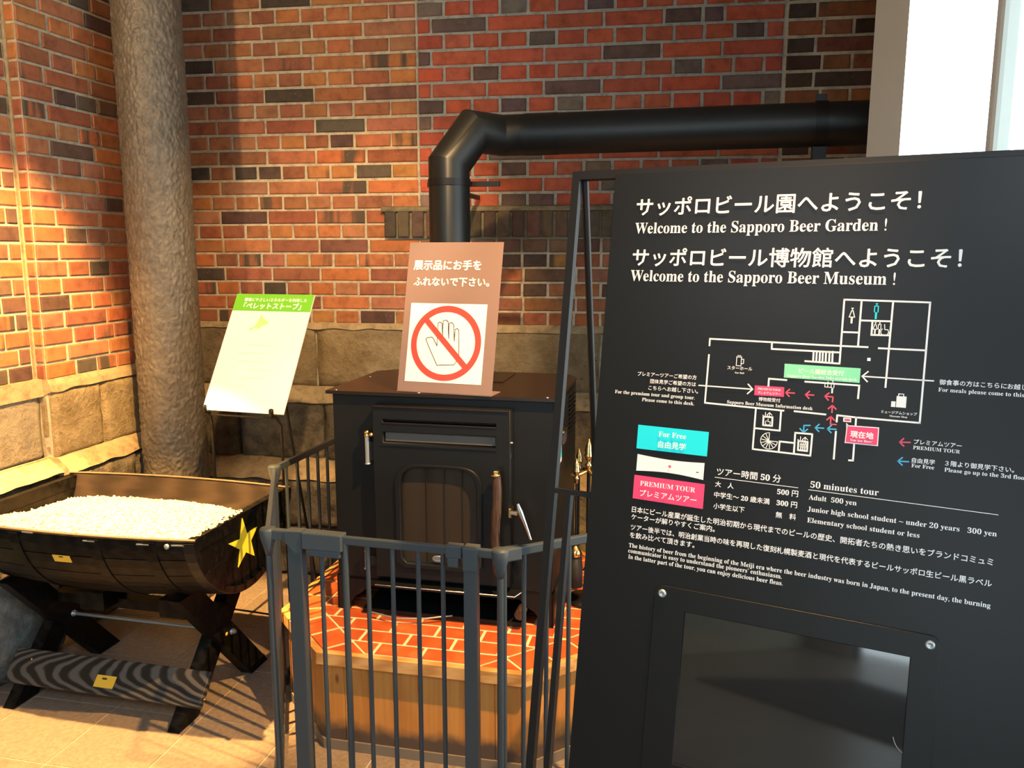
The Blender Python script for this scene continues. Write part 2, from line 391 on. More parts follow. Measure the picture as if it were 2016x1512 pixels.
def put_brick(wall, s, z, wd, col, band=0.0, ht=.0575, y=0):
    o = link('brick', bmesh_for(wd, ht), wall); o.location = (s, y+(rnd.random()-.5)*.003, z)
    o.color = (*[c*(.9+.2*rnd.random()) for c in col], 1-band); return o
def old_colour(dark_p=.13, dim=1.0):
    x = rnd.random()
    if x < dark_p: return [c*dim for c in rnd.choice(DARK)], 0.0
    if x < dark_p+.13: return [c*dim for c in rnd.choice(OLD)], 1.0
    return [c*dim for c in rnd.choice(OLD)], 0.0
def slab(name, s0, s1, z0, z1, m, loc, rz, th=.25, y0=0):
    o = struct(MB().box(s0, s1, y0, y0+th, z0, z1).build(name, m)); o.location = loc; o.rotation_euler = (0, 0, rz); return o

# ---------------- back wall
AB = R(8.7); PB = (0, 3.82, 0)
JT = .0105
Z0, CR1, ZS, CR2 = 1.215, .0678, 1.7575, .0702
def row_z(r): return ZS + r*CR2 if r >= 0 else Z0 + (r+8)*CR1
wall = slab('wall_back', -1.80, -.437, 0, 3.0, M['mortar'], PB, -AB)
for r in range(-8, 17):
    z = row_z(r)+.005; lim = -1.60
    if z > 2.95: break
    widths = [.131, .176] + [.1215]*12 if r % 2 == 0 else [.250, .247]+[.246]*8
    s = -.437 if not (-2 <= r <= -1) else -.60
    if -2 <= r <= -1: widths = [.10]+[.1215 if r == -2 else .245]*9
    if r < -2: s = -.437; 
    for wd in widths:
        s -= wd
        if s < lim-.25: break
        col, band = old_colour(.10)
        put_brick(wall, s+JT/2, z, wd-JT, col, band)
# sill zone: soldiers from s=-.60 to 1.30, on the old masonry
infill = slab('wall_infill', -.437, 1.172, ZS-.001, 3.0, M['mortar_new'], PB, -AB)
darks = {0: [0, 3, 4, 8], 1: [4, 6], 2: [3, 6, 10], 3: [2], 4: [1, 7], 5: [0, 3], 6: [0, 3, 5, 12], 7: [3, 6], 8: [2, 9], 9: [0, 4], 10: [4, 11], 11: [1, 5, 6], 12: [0, 3, 6], 13: [2, 5], 14: [5], 15: [3]}
for r in range(0, 17):
    z = row_z(r)+.006
    if z > 2.95: break
    if r % 2 == 0: wds = [.1275]*12+[.079]
    elif r == 11: wds = [.066, .258, .262, .258, .258, .165, .09, .252]
    else: wds = [.066]+[.2572]*6
    s = -.437
    for i, wd in enumerate(wds):
        dk = i in darks.get(r, [])
        put_brick(infill, s+.0065, z, wd-.013, rnd.choice(NDARK) if dk else rnd.choice(NEW), 0)
        s += wd
pier = slab('wall_right_pier', 1.172, 1.66, ZS-.001, 3.0, M['mortar'], PB, -AB)
for r in range(0, 17):
    z = row_z(r)+.005
    if z > 2.95: break
    s = 1.180; first = True
    while s < 1.62:
        wd = (.15 if first else .1215) if r % 2 == 0 else (.12 if first else .246); first = False
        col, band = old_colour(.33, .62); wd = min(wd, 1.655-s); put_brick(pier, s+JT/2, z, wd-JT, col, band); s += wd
low = slab('wall_back_base', -.437, 1.66, 0, ZS-.0012, M['mortar'], PB, -AB)
for r in range(-8, -2):
    z = row_z(r)+.005; s = -.437
    k = 0
    while s < 1.40:
        wd = .1215 if r % 2 == 0 else .246
        if r == -3: wd = .1215
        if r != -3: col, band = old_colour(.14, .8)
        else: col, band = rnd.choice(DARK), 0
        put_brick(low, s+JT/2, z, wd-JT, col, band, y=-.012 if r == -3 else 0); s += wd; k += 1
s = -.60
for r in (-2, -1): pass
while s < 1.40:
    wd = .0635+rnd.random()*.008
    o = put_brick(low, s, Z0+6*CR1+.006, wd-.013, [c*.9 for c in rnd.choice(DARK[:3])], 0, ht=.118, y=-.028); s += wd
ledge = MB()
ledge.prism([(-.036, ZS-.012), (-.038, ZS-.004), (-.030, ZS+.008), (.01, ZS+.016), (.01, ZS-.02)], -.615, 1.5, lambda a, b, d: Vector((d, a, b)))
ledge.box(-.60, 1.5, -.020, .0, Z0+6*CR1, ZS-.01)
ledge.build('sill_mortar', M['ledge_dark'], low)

def rough_stone(name, wall, s0, s1, z0, z1, y, amp, m, seed, nx=14, nz=9, edge=.012, depth=.06):
    V = []; F = []
    for j in range(nz+1):
        for i in range(nx+1):
            a = i/nx; b = j/nz
            s = s0+(s1-s0)*a; z = z0+(z1-z0)*b
            q = Vector((s*7+seed*3.1, z*7, seed*1.7))
            d = noise.fractal(q, .8, 2.1, 4)*amp
            e = min(a*(s1-s0), (1-a)*(s1-s0), b*(z1-z0), (1-b)*(z1-z0))
            yy = y - d*min(1, e/.03)
            if e < .004: yy = y+edge; s += noise.noise(q*2.3)*.006*(0 if i not in (0, nx) else 1); z += noise.noise(q*2.9)*.006*(0 if j not in (0, nz) else 1)
            V.append((s, yy, z))
    for j in range(nz):
        for i in range(nx):
            a = j*(nx+1)+i; F.append((a, a+1, a+nx+2, a+nx+1))
    n0 = len(V)
    rim = [i for i in range(nx+1)] + [k*(nx+1)+nx for k in range(1, nz+1)] + [nz*(nx+1)+i for i in range(nx-1, -1, -1)] + [k*(nx+1) for k in range(nz-1, 0, -1)]
    for i in rim: V.append((V[i][0], y+depth, V[i][2]))
    k = len(rim)
    for i in range(k): F.append((rim[i], rim[(i+1) % k], n0+(i+1) % k, n0+i))
    mb = MB(); mb.add(V, F, True); o = mb.build(name, m, wall, fix=False)
    bm = bmesh.new(); bm.from_mesh(o.data); bmesh.ops.recalc_face_normals(bm, faces=bm.faces[:]); bm.to_mesh(o.data); bm.free()
    return o
def ledge_strip(wall, s0, s1, ztop, zbot, y0, y1, m, seed):
    V = []; F = []; n = max(6, int((s1-s0)/.03))
    for i in range(n+1):
        s = s0+(s1-s0)*i/n; q = noise.noise(Vector((s*9, seed, 0)))*.007; q2 = noise.noise(Vector((s*11, seed+5, 0)))*.010
        V += [(s, y0, ztop+q), (s, (y0+y1)/2-.004, (ztop+zbot)/2+q), (s, y1, zbot+q2), (s, y1+.03, zbot-.012+q2), (s, .02, zbot-.02), (s, .02, ztop)]
    for i in range(n):
        for k in range(6): a = i*6+k; b = i*6+(k+1) % 6; F.append((a, b, b+6, a+6))
    F += [tuple(range(6)), tuple(range(n*6, n*6+6))]
    return MB().add(V, F).build('mortar_ledge', m, wall)
# stone courses of the back wall (local x = along, y = into the wall)
wb = wall; S = 0
joints = [-1.62, -1.33, -.968, -.14, .42, .95, 1.5]
for a, b in zip(joints[:-1], joints[1:]):
    S += 1; rough_stone('stone', wb if b <= -.9 else low, a+.005, b-.005, .905, 1.208, -.022, .010, M['stone'], S)
ledge_strip(wb, -1.7, -.437, 1.222, 1.192, -.003, -.028, M['ledge'], 1); ledge_strip(low, -.437, 1.5, 1.222, 1.186, -.003, -.028, M['ledge'], 2)
ledge_strip(wb, -1.7, -.437, .908, .835, -.022, -.085, M['ledge'], 3); ledge_strip(low, -.437, 1.5, .908, .835, -.022, -.085, M['ledge'], 4)
joints = [-1.65, -1.36, -.92, -.45, .10, .62, 1.5]
for a, b in zip(joints[:-1], joints[1:]):
    S += 1; rough_stone('stone', wb if b <= -.4 else low, a+.006, b-.006, .545, .835, -.085, .034, M['rubble'], S, 18, 12, .02, .12)
ledge_strip(wb, -1.7, -.437, .56, .48, -.075, -.20, M['ledge'], 5); ledge_strip(low, -.437, 1.5, .56, .48, -.075, -.20, M['ledge'], 6)
joints = [-1.65, -1.15, -.75, -.30, .2, .8, 1.45]
for a, b in zip(joints[:-1], joints[1:]):
    S += 1; rough_stone('stone', wb if b <= -.3 else low, a+.006, b-.006, .24, .485, -.19, .045, M['rubble'], S, 18, 12, .03, .22)
    S += 1; rough_stone('stone', wb if b <= -.3 else low, a-.07, b-.08, .0, .236, -.20, .05, M['rubble'], S, 18, 12, .03, .22)

# ---------------- left wall (local x = towards the back, y = into the wall)
AL = R(13.5); PL = Vector((-1.842, 3.30, 0)); RZL = PI/2-AL
SC = -.088                                   # the pier's corner
leftp = slab('wall_left', SC, .86, 0, 3.0, M['mortar'], PL, RZL, .3)
leftq = slab('wall_left_recess', -9.6, SC, 0, 3.0, M['mortar'], PL, RZL, .25, y0=.052)
CL = .0680
for r in range(0, 29):
    z = 1.048+r*CL+.005
    if z > 2.95: break
    # facet of the pier (turned to the room): one brick end per course, built as its own short brick
    col, band = old_colour(.06)
    fb = put_brick(leftp, 0, z, .045, col, 0); fb.rotation_euler = (0, 0, -PI/2); fb.location = (SC+.002, .050, z)
    s = SC+.003; wds = [.160]+[.1185]*7 if r % 2 == 0 else [.118]+[.240]*4
    for wd in wds:
        if s > .80: break
        col, band = old_colour(.13); put_brick(leftp, s+(0 if s < SC+.01 else JT/2), z, wd-JT, col, band); s += wd
    s = SC-.012; k = 0
    wds = ([.118]*14 if r % 2 == 0 else [.06]+[.24]*7)
    for wd in wds:
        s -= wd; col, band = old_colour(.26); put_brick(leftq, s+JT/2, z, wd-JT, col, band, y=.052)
# vertical pointing bead in the recess corner
MB().box(SC-.011, SC, .038, .06, 1.05, 2.95, bev=.003).build('pointing_bead', M['ledge'], leftp)
ledge_strip(leftp, SC-.004, .86, 1.055, 1.005, -.003, -.022, M['ledge'], 7)
ledge_strip(leftq, -2.0, SC, 1.055, 1.005, .049, .030, M['ledge'], 8)
for a, b in ((SC+.002, .185), (.19, .80)):
    S += 1; rough_stone('stone', leftp, a, b, .725, 1.005, -.022, .008, M['stone'], S, 16, 12)
S += 1; fs_ = rough_stone('stone', leftp, 0, .052, .725, 1.005, 0, .002, M['stone'], S, 4, 12, .002, .03); fs_.rotation_euler = (0, 0, -PI/2); fs_.location = (SC, .050, 0)
for a, b in ((-.52, SC-.004), (-1.1, -.53), (-1.6, -1.11), (-2.0, -1.61)):
    S += 1; rough_stone('stone', leftq, a, b, .725, 1.005, .030, .007, M['stone_grey'], S, 16, 12)
ledge_strip(leftp, SC-.004, .86, .735, .675, -.022, -.085, M['ledge'], 9)
ledge_strip(leftq, -2.0, SC, .735, .675, .030, -.05, M['ledge'], 10)
for a, b in ((SC, .30), (.31, .74)):
    S += 1; rough_stone('stone', leftp, a, b, .40, .672, -.085, .035, M['rubble'], S, 16, 12, .02, .12)
    S += 1; rough_stone('stone', leftp, a, b, .0, .40, -.09, .045, M['rubble'], S, 16, 12, .02, .12)
for a, b in ((-.50, SC-.004), (-1.1, -.51), (-1.62, -1.11), (-2.0, -1.63)):
    S += 1; rough_stone('stone', leftq, a, b, .40, .672, -.03, .030, M['rubble'], S, 16, 12, .02, .12)
# big rounded blue-grey boulder at the wall foot
def boulder(wall, cx, cy, cz, rx, ry, rz_, seed, m):
    bm = bmesh.new(); bmesh.ops.create_icosphere(bm, subdivisions=5, radius=1)
    for q in bm.verts:
        c = q.co.normalized(); e = 2.8
        k = (abs(c.x)**e+abs(c.y)**e+abs(c.z)**e)**(-1/e)
        d = 1+noise.fractal(c*1.6+Vector((seed, 0, 0)), .9, 2.0, 5)*.10
        q.co = Vector((cx+c.x*k*rx*d, cy+c.y*k*ry*d, max(0.0, cz+c.z*k*rz_*d)))
    me = bpy.data.meshes.new('stone'); bm.to_mesh(me); bm.free(); me.materials.append(m)
    for p in me.polygons: p.use_smooth = True
    return link('stone', me, wall)
boulder(leftq, -.42, -.01, .17, .26, .155, .20, 3, M['boulder'])
boulder(leftq, -.88, .0, .18, .20, .16, .20, 9, M['boulder'])
boulder(leftq, -1.32, .0, .17, .22, .14, .19, 14, M['boulder'])
boulder(leftq, -.42, .02, .372, .24, .10, .05, 5, M['rubble'])

# ---------------- right side: wall with the big window, its jamb and mullion
J0 = Vector((1.15, 2.50, 0)); J1 = hit(1769.5, 310, J0, (0, 1, 0)); J0 = hit(1705, 310, J0, (0, 1, 0)); J0.z = J1.z = 0
jw = (J1-J0).length
wr = bpy.data.objects.new
jambm = MB().prism([(0, 0), (jw, 0), (jw+.045, .12), (.062, .12)], 0, 3.0, lambda a, b, d: Vector((a, b, d))).build('trim_1', M['jamb']); jambm.location = J0; struct(jambm)
# wall behind the jamb, back to the brick wall
bk = MB().box(0, .015, .0, 1.30, 0, 3.0).build('wall_right_return', M['plaster']); bk.location = J1+Vector((.018, .121, 0)); bk.rotation_euler = (0, 0, -R(25.0)); struct(bk)
# window wall heading towards the camera along the building grid; local x = towards the camera
W2 = Vector((-.03, 1, 0)).normalized(); RZW = math.atan2(-W2.y, -W2.x)
wp = J1 + Vector((.0, .03, 0))
def wbox(name, s0, s1, z0, z1, y0, y1, m, parent=None, st=True):
    o = MB().box(s0, s1, y0, y1, z0, z1).build(name, m, parent)
    if parent is None: o.location = wp; o.rotation_euler = (0, 0, RZW)
    return struct(o) if st and parent is None else o
WE = 2.35
win = wbox('window_1', 0, WE, .30, .36, -.02, .10, M['frame_white'])
wbox('window_head', 0, WE, 2.92, 3.0, -.02, .10, M['frame_white'], win)
r_ = ray(1975, 100); t_ = None
A_ = Vector((-W2.x, -W2.y, 0)); nW = Vector((-A_.y, A_.x, 0)); pm = hit(1962, 100, wp, nW); sm_ = (pm-wp).dot(A_)
for s_ in (sm_, sm_+1.15):
    ml = MB(); ml.box(s_-.018, s_+.018, .0, .05, .36, 2.92, bev=.012); ml.build('mullion', M['frame_white'], win)
for a, b in ((.0, sm_-.02), (sm_+.02, sm_+1.13), (sm_+1.17, WE)):
    MB().box(a, b, .045, .051, .36, 2.92).build('window_pane', M['glass'], win)
wbox('wall_right', 0, WE, 0, .30, -.02, .14, M['plaster'])
wbox('wall_right_rear', WE, 9.3, 0, 3.0, -.02, .14, M['plaster'])
# rear wall with glazed entrance and the ceiling
lc = PL + Vector((math.sin(AL), math.cos(AL), 0))*(-9.4)
rear_y = -6.0
rw = MB().box(-5.2, -3.6, rear_y-.2, rear_y, 0, 3.0).box(-1.2, 1.6, rear_y-.2, rear_y, 0, 3.0).box(-3.6, -1.2, rear_y-.2, rear_y, 2.5, 3.0).build('wall_rear', M['plaster']); struct(rw)
dr_ = MB().box(-3.6, -3.54, rear_y-.14, rear_y-.06, 0, 2.5).box(-1.26, -1.2, rear_y-.14, rear_y-.06, 0, 2.5).box(-3.54, -1.26, rear_y-.14, rear_y-.06, 2.44, 2.5).box(-2.43, -2.37, rear_y-.14, rear_y-.06, 0, 2.44).build('door_1', M['black_metal']); struct(dr_)
for a, b in ((-3.54, -2.43), (-2.37, -1.26)): MB().box(a, b, rear_y-.105, rear_y-.097, .0, 2.44).build('door_glass', M['glass'], dr_)
ce = MB().box(-6, 5, -6.4, 5.0, 3.0, 3.12).build('ceiling', M['ceiling']); struct(ce)
tag(MB().box(-2.6, -.9, -4.3, -2.2, .0005, .012, bev=.003).build('entrance_mat', M['mat']), 'dark grey entrance mat lying before the glazed doors', 'mat')
rot_w = Matrix((( A_.x, 0, nW.x), (A_.y, 0, nW.y), (0, 1, 0)))
pc = wp + A_*(WE/2) + Vector((0, 0, 1.64))
inward = Vector((-nW.x, -nW.y, 0)) if (Vector((0, 1, 0))-pc).dot(nW) < 0 else Vector((nW.x, nW.y, 0))
portal(pc - inward*.09, inward.to_track_quat('-Z', 'Y').to_euler(), 2.6, WE)
portal((-2.4, rear_y-.16, 1.25), Vector((0, 1, 0)).to_track_quat('-Z', 'Y').to_euler(), 2.4, 2.5)

# ================================================================== ROUGHCAST COLUMN
cc = hit(320, 500, (0, 3.55, 0), (0, 1, 0))
col_t = MB(); V = []; n = 260; nzr = 700
cs_ = [(math.cos(2*PI*j/n), math.sin(2*PI*j/n)) for j in range(n)]
for i in range(nzr+1):
    z = 2.995*i/nzr
    for c_, s_n in cs_:
        q = Vector((c_*.1365*82, s_n*.1365*82, z*62))
        rr = .1352 + max(-.6, noise.noise(q)+.45*noise.noise(q*2.1))*.0040 + noise.noise(q*.16)*.0012
        V.append((rr*c_, rr*s_n, z))
F = [(i*n+j, i*n+(j+1) % n, (i+1)*n+(j+1) % n, (i+1)*n+j) for i in range(nzr) for j in range(n)]
col_t.add(V, F, True)
co = col_t.build('column', M['column'], fix=False); co.location = (cc.x, cc.y, 0)
tag(co, 'thick round roughcast column standing floor to ceiling in the brick corner', 'column')

# ================================================================== HEARTH
HF = Vector((-.607, 2.353, 0))
ht = thing('stove_hearth', 'octagonal pine-clad hearth with terracotta tile top under the black stove', 'hearth', HF, -BA)
HW, CH, SD, ZH = .662, .256, .56, .33
OCT = [(0, 0), (HW, 0), (HW+CH, CH), (HW+CH, CH+SD), (HW, CH*2+SD), (0, CH*2+SD), (-CH, CH+SD), (-CH, CH)]
def inset(poly, d):
    n = len(poly); out = []
    for i in range(n):
        p0, p1, p2 = Vector(poly[i-1]), Vector(poly[i]), Vector(poly[(i+1) % n])
        a = (p1-p0).normalized(); b = (p2-p1).normalized(); na = Vector((-a.y, a.x)); nb = Vector((-b.y, b.x))
        m_ = (na+nb).normalized(); out.append(tuple(p1+m_*(d/m_.dot(na))))
    return out
body = inset(OCT, .022)
MB().prism(inset(OCT, .034), 0.0, ZH-.018, lambda a, b, d: Vector((a, b, d))).build('core', M['tile_grout'], ht)
MB().prism(inset(OCT, .03), ZH-.018, ZH-.0022, lambda a, b, d: Vector((a, b, d))).build('grout_bed', M['tile_grout'], ht)
for i in range(8):
    a, b = OCT[i], OCT[(i+1) % 8]; ia, ib = inset(OCT, .024)[i], inset(OCT, .024)[(i+1) % 8]
    mb = MB(); mb.prism([a, b, ib, ia], ZH-.036, ZH+.002, lambda x, y, d: Vector((x, y, d)))
    o = mb.build('edge_trim', M['pine_trim'], ht)
    oa, ob = inset(OCT, .016)[i], inset(OCT, .016)[(i+1) % 8]; na, nb_ = inset(OCT, .030)[i], inset(OCT, .030)[(i+1) % 8]
    MB().prism([oa, ob, nb_, na], 0, .033, lambda x, y, d: Vector((x, y, d))).build('base_strip', M['base_strip'], ht)
    # vertical boards of this face
    A, B = Vector(body[i]), Vector(body[(i+1) % 8]); Ln = (B-A).length; dx = (B-A)/Ln; nn_ = Vector((-dx.y, dx.x))
    k = max(2, round(Ln/.081)); wd = Ln/k
    for q in range(k):
        s0, s1 = q*wd+.0006, (q+1)*wd-.0006
        pf = [(s0, .012), (s0, .0015), (s0+.0035, 0), (s1-.010, 0), (s1-.009, .0028), (s1-.0065, .0028), (s1-.0055, 0), (s1-.0015, .001), (s1, .012)]
        mb = MB(); mb.prism(pf, .033, ZH-.036, lambda x, y, d: Vector((*(A+dx*x+nn_*y), d)))
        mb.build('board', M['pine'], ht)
# terracotta pavers, clipped to the octagon
def clip(poly, p, nrm):
    out = []
    for i in range(len(poly)):
        a, b = Vector(poly[i]), Vector(poly[(i+1) % len(poly)]); da, db = (a-p).dot(nrm), (b-p).dot(nrm)
        if da >= 0: out.append(a)
        if (da >= 0) != (db >= 0): out.append(a+(b-a)*(da/(da-db)))
    return out
inn = inset(OCT, .028)
def edges(poly, idx=None):
    for i in range(len(poly)):
        a, b = Vector(poly[i]), Vector(poly[(i+1) % len(poly)]); d = (b-a).normalized(); yield i, a, Vector((-d.y, d.x)), d, (b-a).length
def area(p): return abs(sum(p[i][0]*p[(i+1) % len(p)][1]-p[(i+1) % len(p)][0]*p[i][1] for i in range(len(p)))/2)
def paver(poly):
    if len(poly) < 3 or area(poly) < .0004: return
    mb = MB(); c = sum((Vector(q) for q in poly), Vector((0, 0)))/len(poly)
    top = [tuple(Vector(q)+(c-Vector(q)).normalized()*.0018) for q in poly]
    n_ = len(poly); V = [(*q, ZH-.012) for q in poly]+[(*q, ZH-.0015) for q in poly]+[(*q, ZH) for q in top]
    F = [tuple(range(2*n_, 3*n_))]+[(i+k*n_, (i+1) % n_+k*n_, (i+1) % n_+(k+1)*n_, i+(k+1)*n_) for k in (0, 1) for i in range(n_)]
    mb.add(V, F).build('tile', M['terracotta'], ht)
BD = .098
for r in range(0, 14):
    for k in range(-4, 10):
        x0 = k*.152-(.076 if r % 2 else 0)+.02; y0 = .030+r*.0765
        p = [(x0+.005, y0+.005), (x0+.147, y0+.005), (x0+.147, y0+.0715), (x0+.005, y0+.0715)]; p = [Vector(q) for q in p]
        for i, a, nr, d, ln in edges(inn):
            off = BD+.004 if i in (1, 2, 6, 7, 3, 5) else 0
            if i in (7, 1): off = BD+.004
            p = clip(p, a+nr*off, nr)
            if len(p) < 3: break
        if len(p) >= 3: paver(p)
for i, a, nr, d, ln in list(edges(inn)):
    if i in (0, 4): continue
    k = max(2, round(ln/.13))
    for q in range(-1, k+1):
        s0, s1 = q*ln/k+.004, (q+1)*ln/k-.004
        p = [a+d*s0+nr*.0, a+d*s1+nr*.0, a+d*s1+nr*(BD-.003), a+d*s0+nr*(BD-.003)]
        for j, a2, n2_, d2, l2 in edges(inn):
            if j == i: continue
            if j in (0, 4): p = clip(p, a2, n2_)
            else:
                # mitre against the neighbouring band
                if j in ((i+1) % 8, (i-1) % 8):
                    corner = Vector(inn[(i+1) % 8]) if j == (i+1) % 8 else Vector(inn[i])
                    bis = (nr-n2_).normalized()*-1
                    tdir = (nr+n2_).normalized(); nm = Vector((-tdir.y, tdir.x))
                    if nm.dot(a+d*ln/2-corner) < 0: nm = -nm
                    p = clip(p, corner+nm*.004, nm)
            if len(p) < 3: break
        if len(p) >= 3: paver(p)

# ================================================================== PELLET STOVE
SO = Vector((-.607, 2.681, 0)); SW, SDP = .760, .52
st = thing('pellet_stove', 'large black steel pellet stove with arched glass door on tiled hearth', 'stove', SO+Vector((0, 0, ZH+.0006)), -BA)
def sloc(p): d = Vector(p)-SO; return Vector((d.dot(E1), d.dot(E2), d.z-ZH))
def sp(x, y, v=0.0): q = sloc(hit(x, y, SO+E2*v, E2)); return q
HT = .770                                     # height of the top above the hearth
mb = MB(); mb.box(.004, SW-.004, .004, SDP, .105, HT-.012, bev=.004); mb.build('body', M['stove'], st)
mb = MB()
mb.box(0, .045, .0, .03, 0, .12).box(SW-.045, SW, .0, .03, 0, .12).box(0, .006, .0, SDP, 0, .12).box(SW-.006, SW, .0, SDP, 0, .12).box(.04, SW-.04, .004, .02, .088, .12).box(.0, SW, SDP-.03, SDP-.02, 0, .12)
gus = [(0.045, .088), (.115, .088), (.085, .060), (.060, .045), (.045, .02)]
mb.prism(gus, .004, .02, lambda a, b, d: Vector((a, d, b))); mb.prism([(SW-a, b) for a, b in gus], .004, .02, lambda a, b, d: Vector((a, d, b)))
mb.build('leg_frame', M['stove'], st)
mb = MB(); mb.prism([(-.012, -.014), (SW+.008, -.014), (SW+.008, SDP-.07), (SW-.04, SDP+.01), (.06, SDP+.01), (-.012, SDP-.07)], HT-.010, HT+.001, lambda a, b, d: Vector((a, b, d))); mb.build('top_plate', M['stove_top'], st)
MB().box(.30, .53, SDP-.25, SDP-.04, HT+.001, HT+.004).build('hatch', M['stove_top'], st)
for x, y in ((.02, .0), (.31, -.002), (.735, .0), (.735, .2), (.02, .3), (.47, .17)):
    MB().lathe([(.006, 0), (.006, .0015), (.003, .0035)], 10, (x, y, HT+.001)).build('screw', M['chrome'], st)
# door
DV = -.034
dl, dt = sp(735, 800, DV), sp(1003, 811, DV); db_ = sp(1000, 1155, DV)
x0, x1, zt, zb = dl.x, dt.x, (dl.z+dt.z)/2, db_.z
s1a, s1b = sp(752, 822, DV), sp(978, 843, DV); s2a, s2b = sp(753, 846, DV), sp(977, 884, DV)
wl, wr_, wt = sp(788, 960, DV).x, sp(941, 960, DV).x, sp(865, 919, DV).z
def roundrect(a, b, c, d, r, n=5):
    P = []
    for (cx, cy, t0) in ((b-r, d-r, 0), (a+r, d-r, 90), (a+r, c+r, 180), (b-r, c+r, 270)):
        for k in range(n+1): t = R(t0+90*k/n); P.append((cx+r*math.cos(t), cy+r*math.sin(t)))
    return P
arch = []
zlow = .20; cxm = (wl+wr_)/2; hw = (wr_-wl)/2
for k in range(25):
    t = PI*k/24; c_, s_n = math.cos(t), math.sin(t); e = .42
    arch.append((cxm+hw*abs(c_)**e*(1 if c_ >= 0 else -1), wt-.085+.085*abs(s_n)**.75))
arch += [(wl, zlow+.02), (wl+.02, zlow), (wr_-.02, zlow), (wr_, zlow+.02)]
rc1 = [(s1a.x, s1b.z), (s1b.x, s1b.z), (s1b.x, s1a.z-.003), (s1a.x, s1a.z-.003)]
rc2 = [(s2a.x, s2b.z), (s2b.x, s2b.z), (s2b.x, s2a.z-.004), (s2a.x, s2a.z-.004)]
me = curve_mesh([[(x0, zb), (x1, zb), (x1, zt), (x0, zt)], rc1, rc2, arch], .017, .003)
me.materials.clear(); me.materials.append(M['stove'])
door = link('door', me, st); door.location = (0, DV+.017, 0); door.rotation_euler = (PI/2, 0, 0)
def dpart(name, mb, m): o = mb.build(name, m, st); return o
MB().box(x0+.02, x1-.02, -.012, -.004, zb+.02, zt-.02).build('door_back', M['slot'], st)
# moulded bevel round the window
am = curve_mesh([[(cxm+(a-cxm)*1.10, wt-.08+(b-(wt-.08))*1.05) for a, b in arch], arch], .004, .003); am.materials.clear(); am.materials.append(M['stove'])
o = link('window_moulding', am, st); o.location = (0, DV-.004, 0); o.rotation_euler = (PI/2, 0, 0)
gm = curve_mesh([arch], .002); gm.materials.clear(); gm.materials.append(M['stove_glass'])
o = link('window_glass', gm, st); o.location = (0, DV+.016, 0); o.rotation_euler = (PI/2, 0, 0)
for k in (.33, .56, .79):
    x = wl+(wr_-wl)*k; MB().box(x-.0015, x+.0015, DV+.011, DV+.014, zlow+.005, wt-.012).build('glass_bar', M['slot'], st)
# slots
mb = MB(); mb.box(s1a.x, s1b.x, DV+.020, DV+.024, s1b.z, s1a.z); mb.build('vent_slot', M['slot'], st)
for k in range(8):
    x = s1a.x+(s1b.x-s1a.x)*(k+.5)/8; MB().box(x-.012, x+.012, DV+.012, DV+.016, s1a.z-.010, s1a.z-.001).build('vent_tab', M['stove'], st)
MB().box(s1a.x, s1b.x, DV-.006, DV+.010, s1b.z-.002, s1b.z+.003, bev=.001).build('slot_lip', M['chrome'] if False else M['stove_top'], st)
MB().box(s2a.x+.006, s2b.x-.004, DV+.010, DV+.013, s2b.z+.006, s2a.z-.010).build('slot_panel', M['slot_glass'], st)
MB().box(s2a.x-.002, s2b.x+.002, DV-.007, DV, s2b.z-.007, s2b.z-.001, bev=.001).build('slot_lip', M['stove'], st)
MB().box(x0, x1, DV-.008, DV+.002, zt-.002, zt+.004, bev=.0015).build('door_cap', M['stove_top'], st)
# hinges
for (px, py0, py1) in ((722, 852, 912), (721, 1078, 1118)):
    a = sp(px, py0, -.03); b = sp(px, py1, -.03)
    hg = MB().tube([(a.x, -.028, b.z), (a.x, -.028, a.z-.012)], .0075, 14).build('hinge', M['zinc'], st)
    MB().lathe([(.004, 0), (.0095, .002), (.0095, .006), (.006, .009), (.009, .014), (.007, .020), (.002, .023)], 14, (a.x, -.028, a.z-.014)).build('hinge_finial', M['brass'], hg)
    MB().box(a.x, x0+.004, -.030, -.024, b.z+.01, a.z-.03).build('hinge_leaf', M['stove'], hg)
    MB().lathe([(.010, 0), (.010, .004), (.007, .006)], 14, (a.x, -.028, b.z-.004)).build('hinge_foot', M['zinc'], hg)
q = sp(730, 856, -.04); MB().lathe([(.003, 0), (.0065, .003), (.007, .008), (.003, .014)], 12, (q.x, -.036, q.z-.007)).build('knob', M['brass'], st)
# wooden handle
a = sp(976, 936, -.075); b = sp(976, 1130, -.075)
hd = MB().tube([(a.x+.004*math.sin(k*.9), -.075+.003*math.cos(k), a.z+(b.z-a.z)*k/8) for k in range(9)], [.0155, .016, .0158, .0165, .0160, .0157, .0162, .0155, .013], 12).build('handle', M['dark_wood'], st)
MB().lathe([(.0165, 0), (.017, .004), (.014, .006)], 14, (a.x, -.075, a.z-.001)).build('handle_cap', M['brass'], hd)
MB().box(a.x-.006, a.x+.012, -.085, -.060, a.z+.004, a.z+.016, bev=.003).build('handle_hook', M['brass'], hd)
MB().box(a.x-.006, a.x+.006, -.066, -.03, a.z-.05, a.z-.035).box(a.x-.006, a.x+.006, -.066, -.03, b.z+.05, b.z+.065).build('handle_bracket', M['stove'], hd)
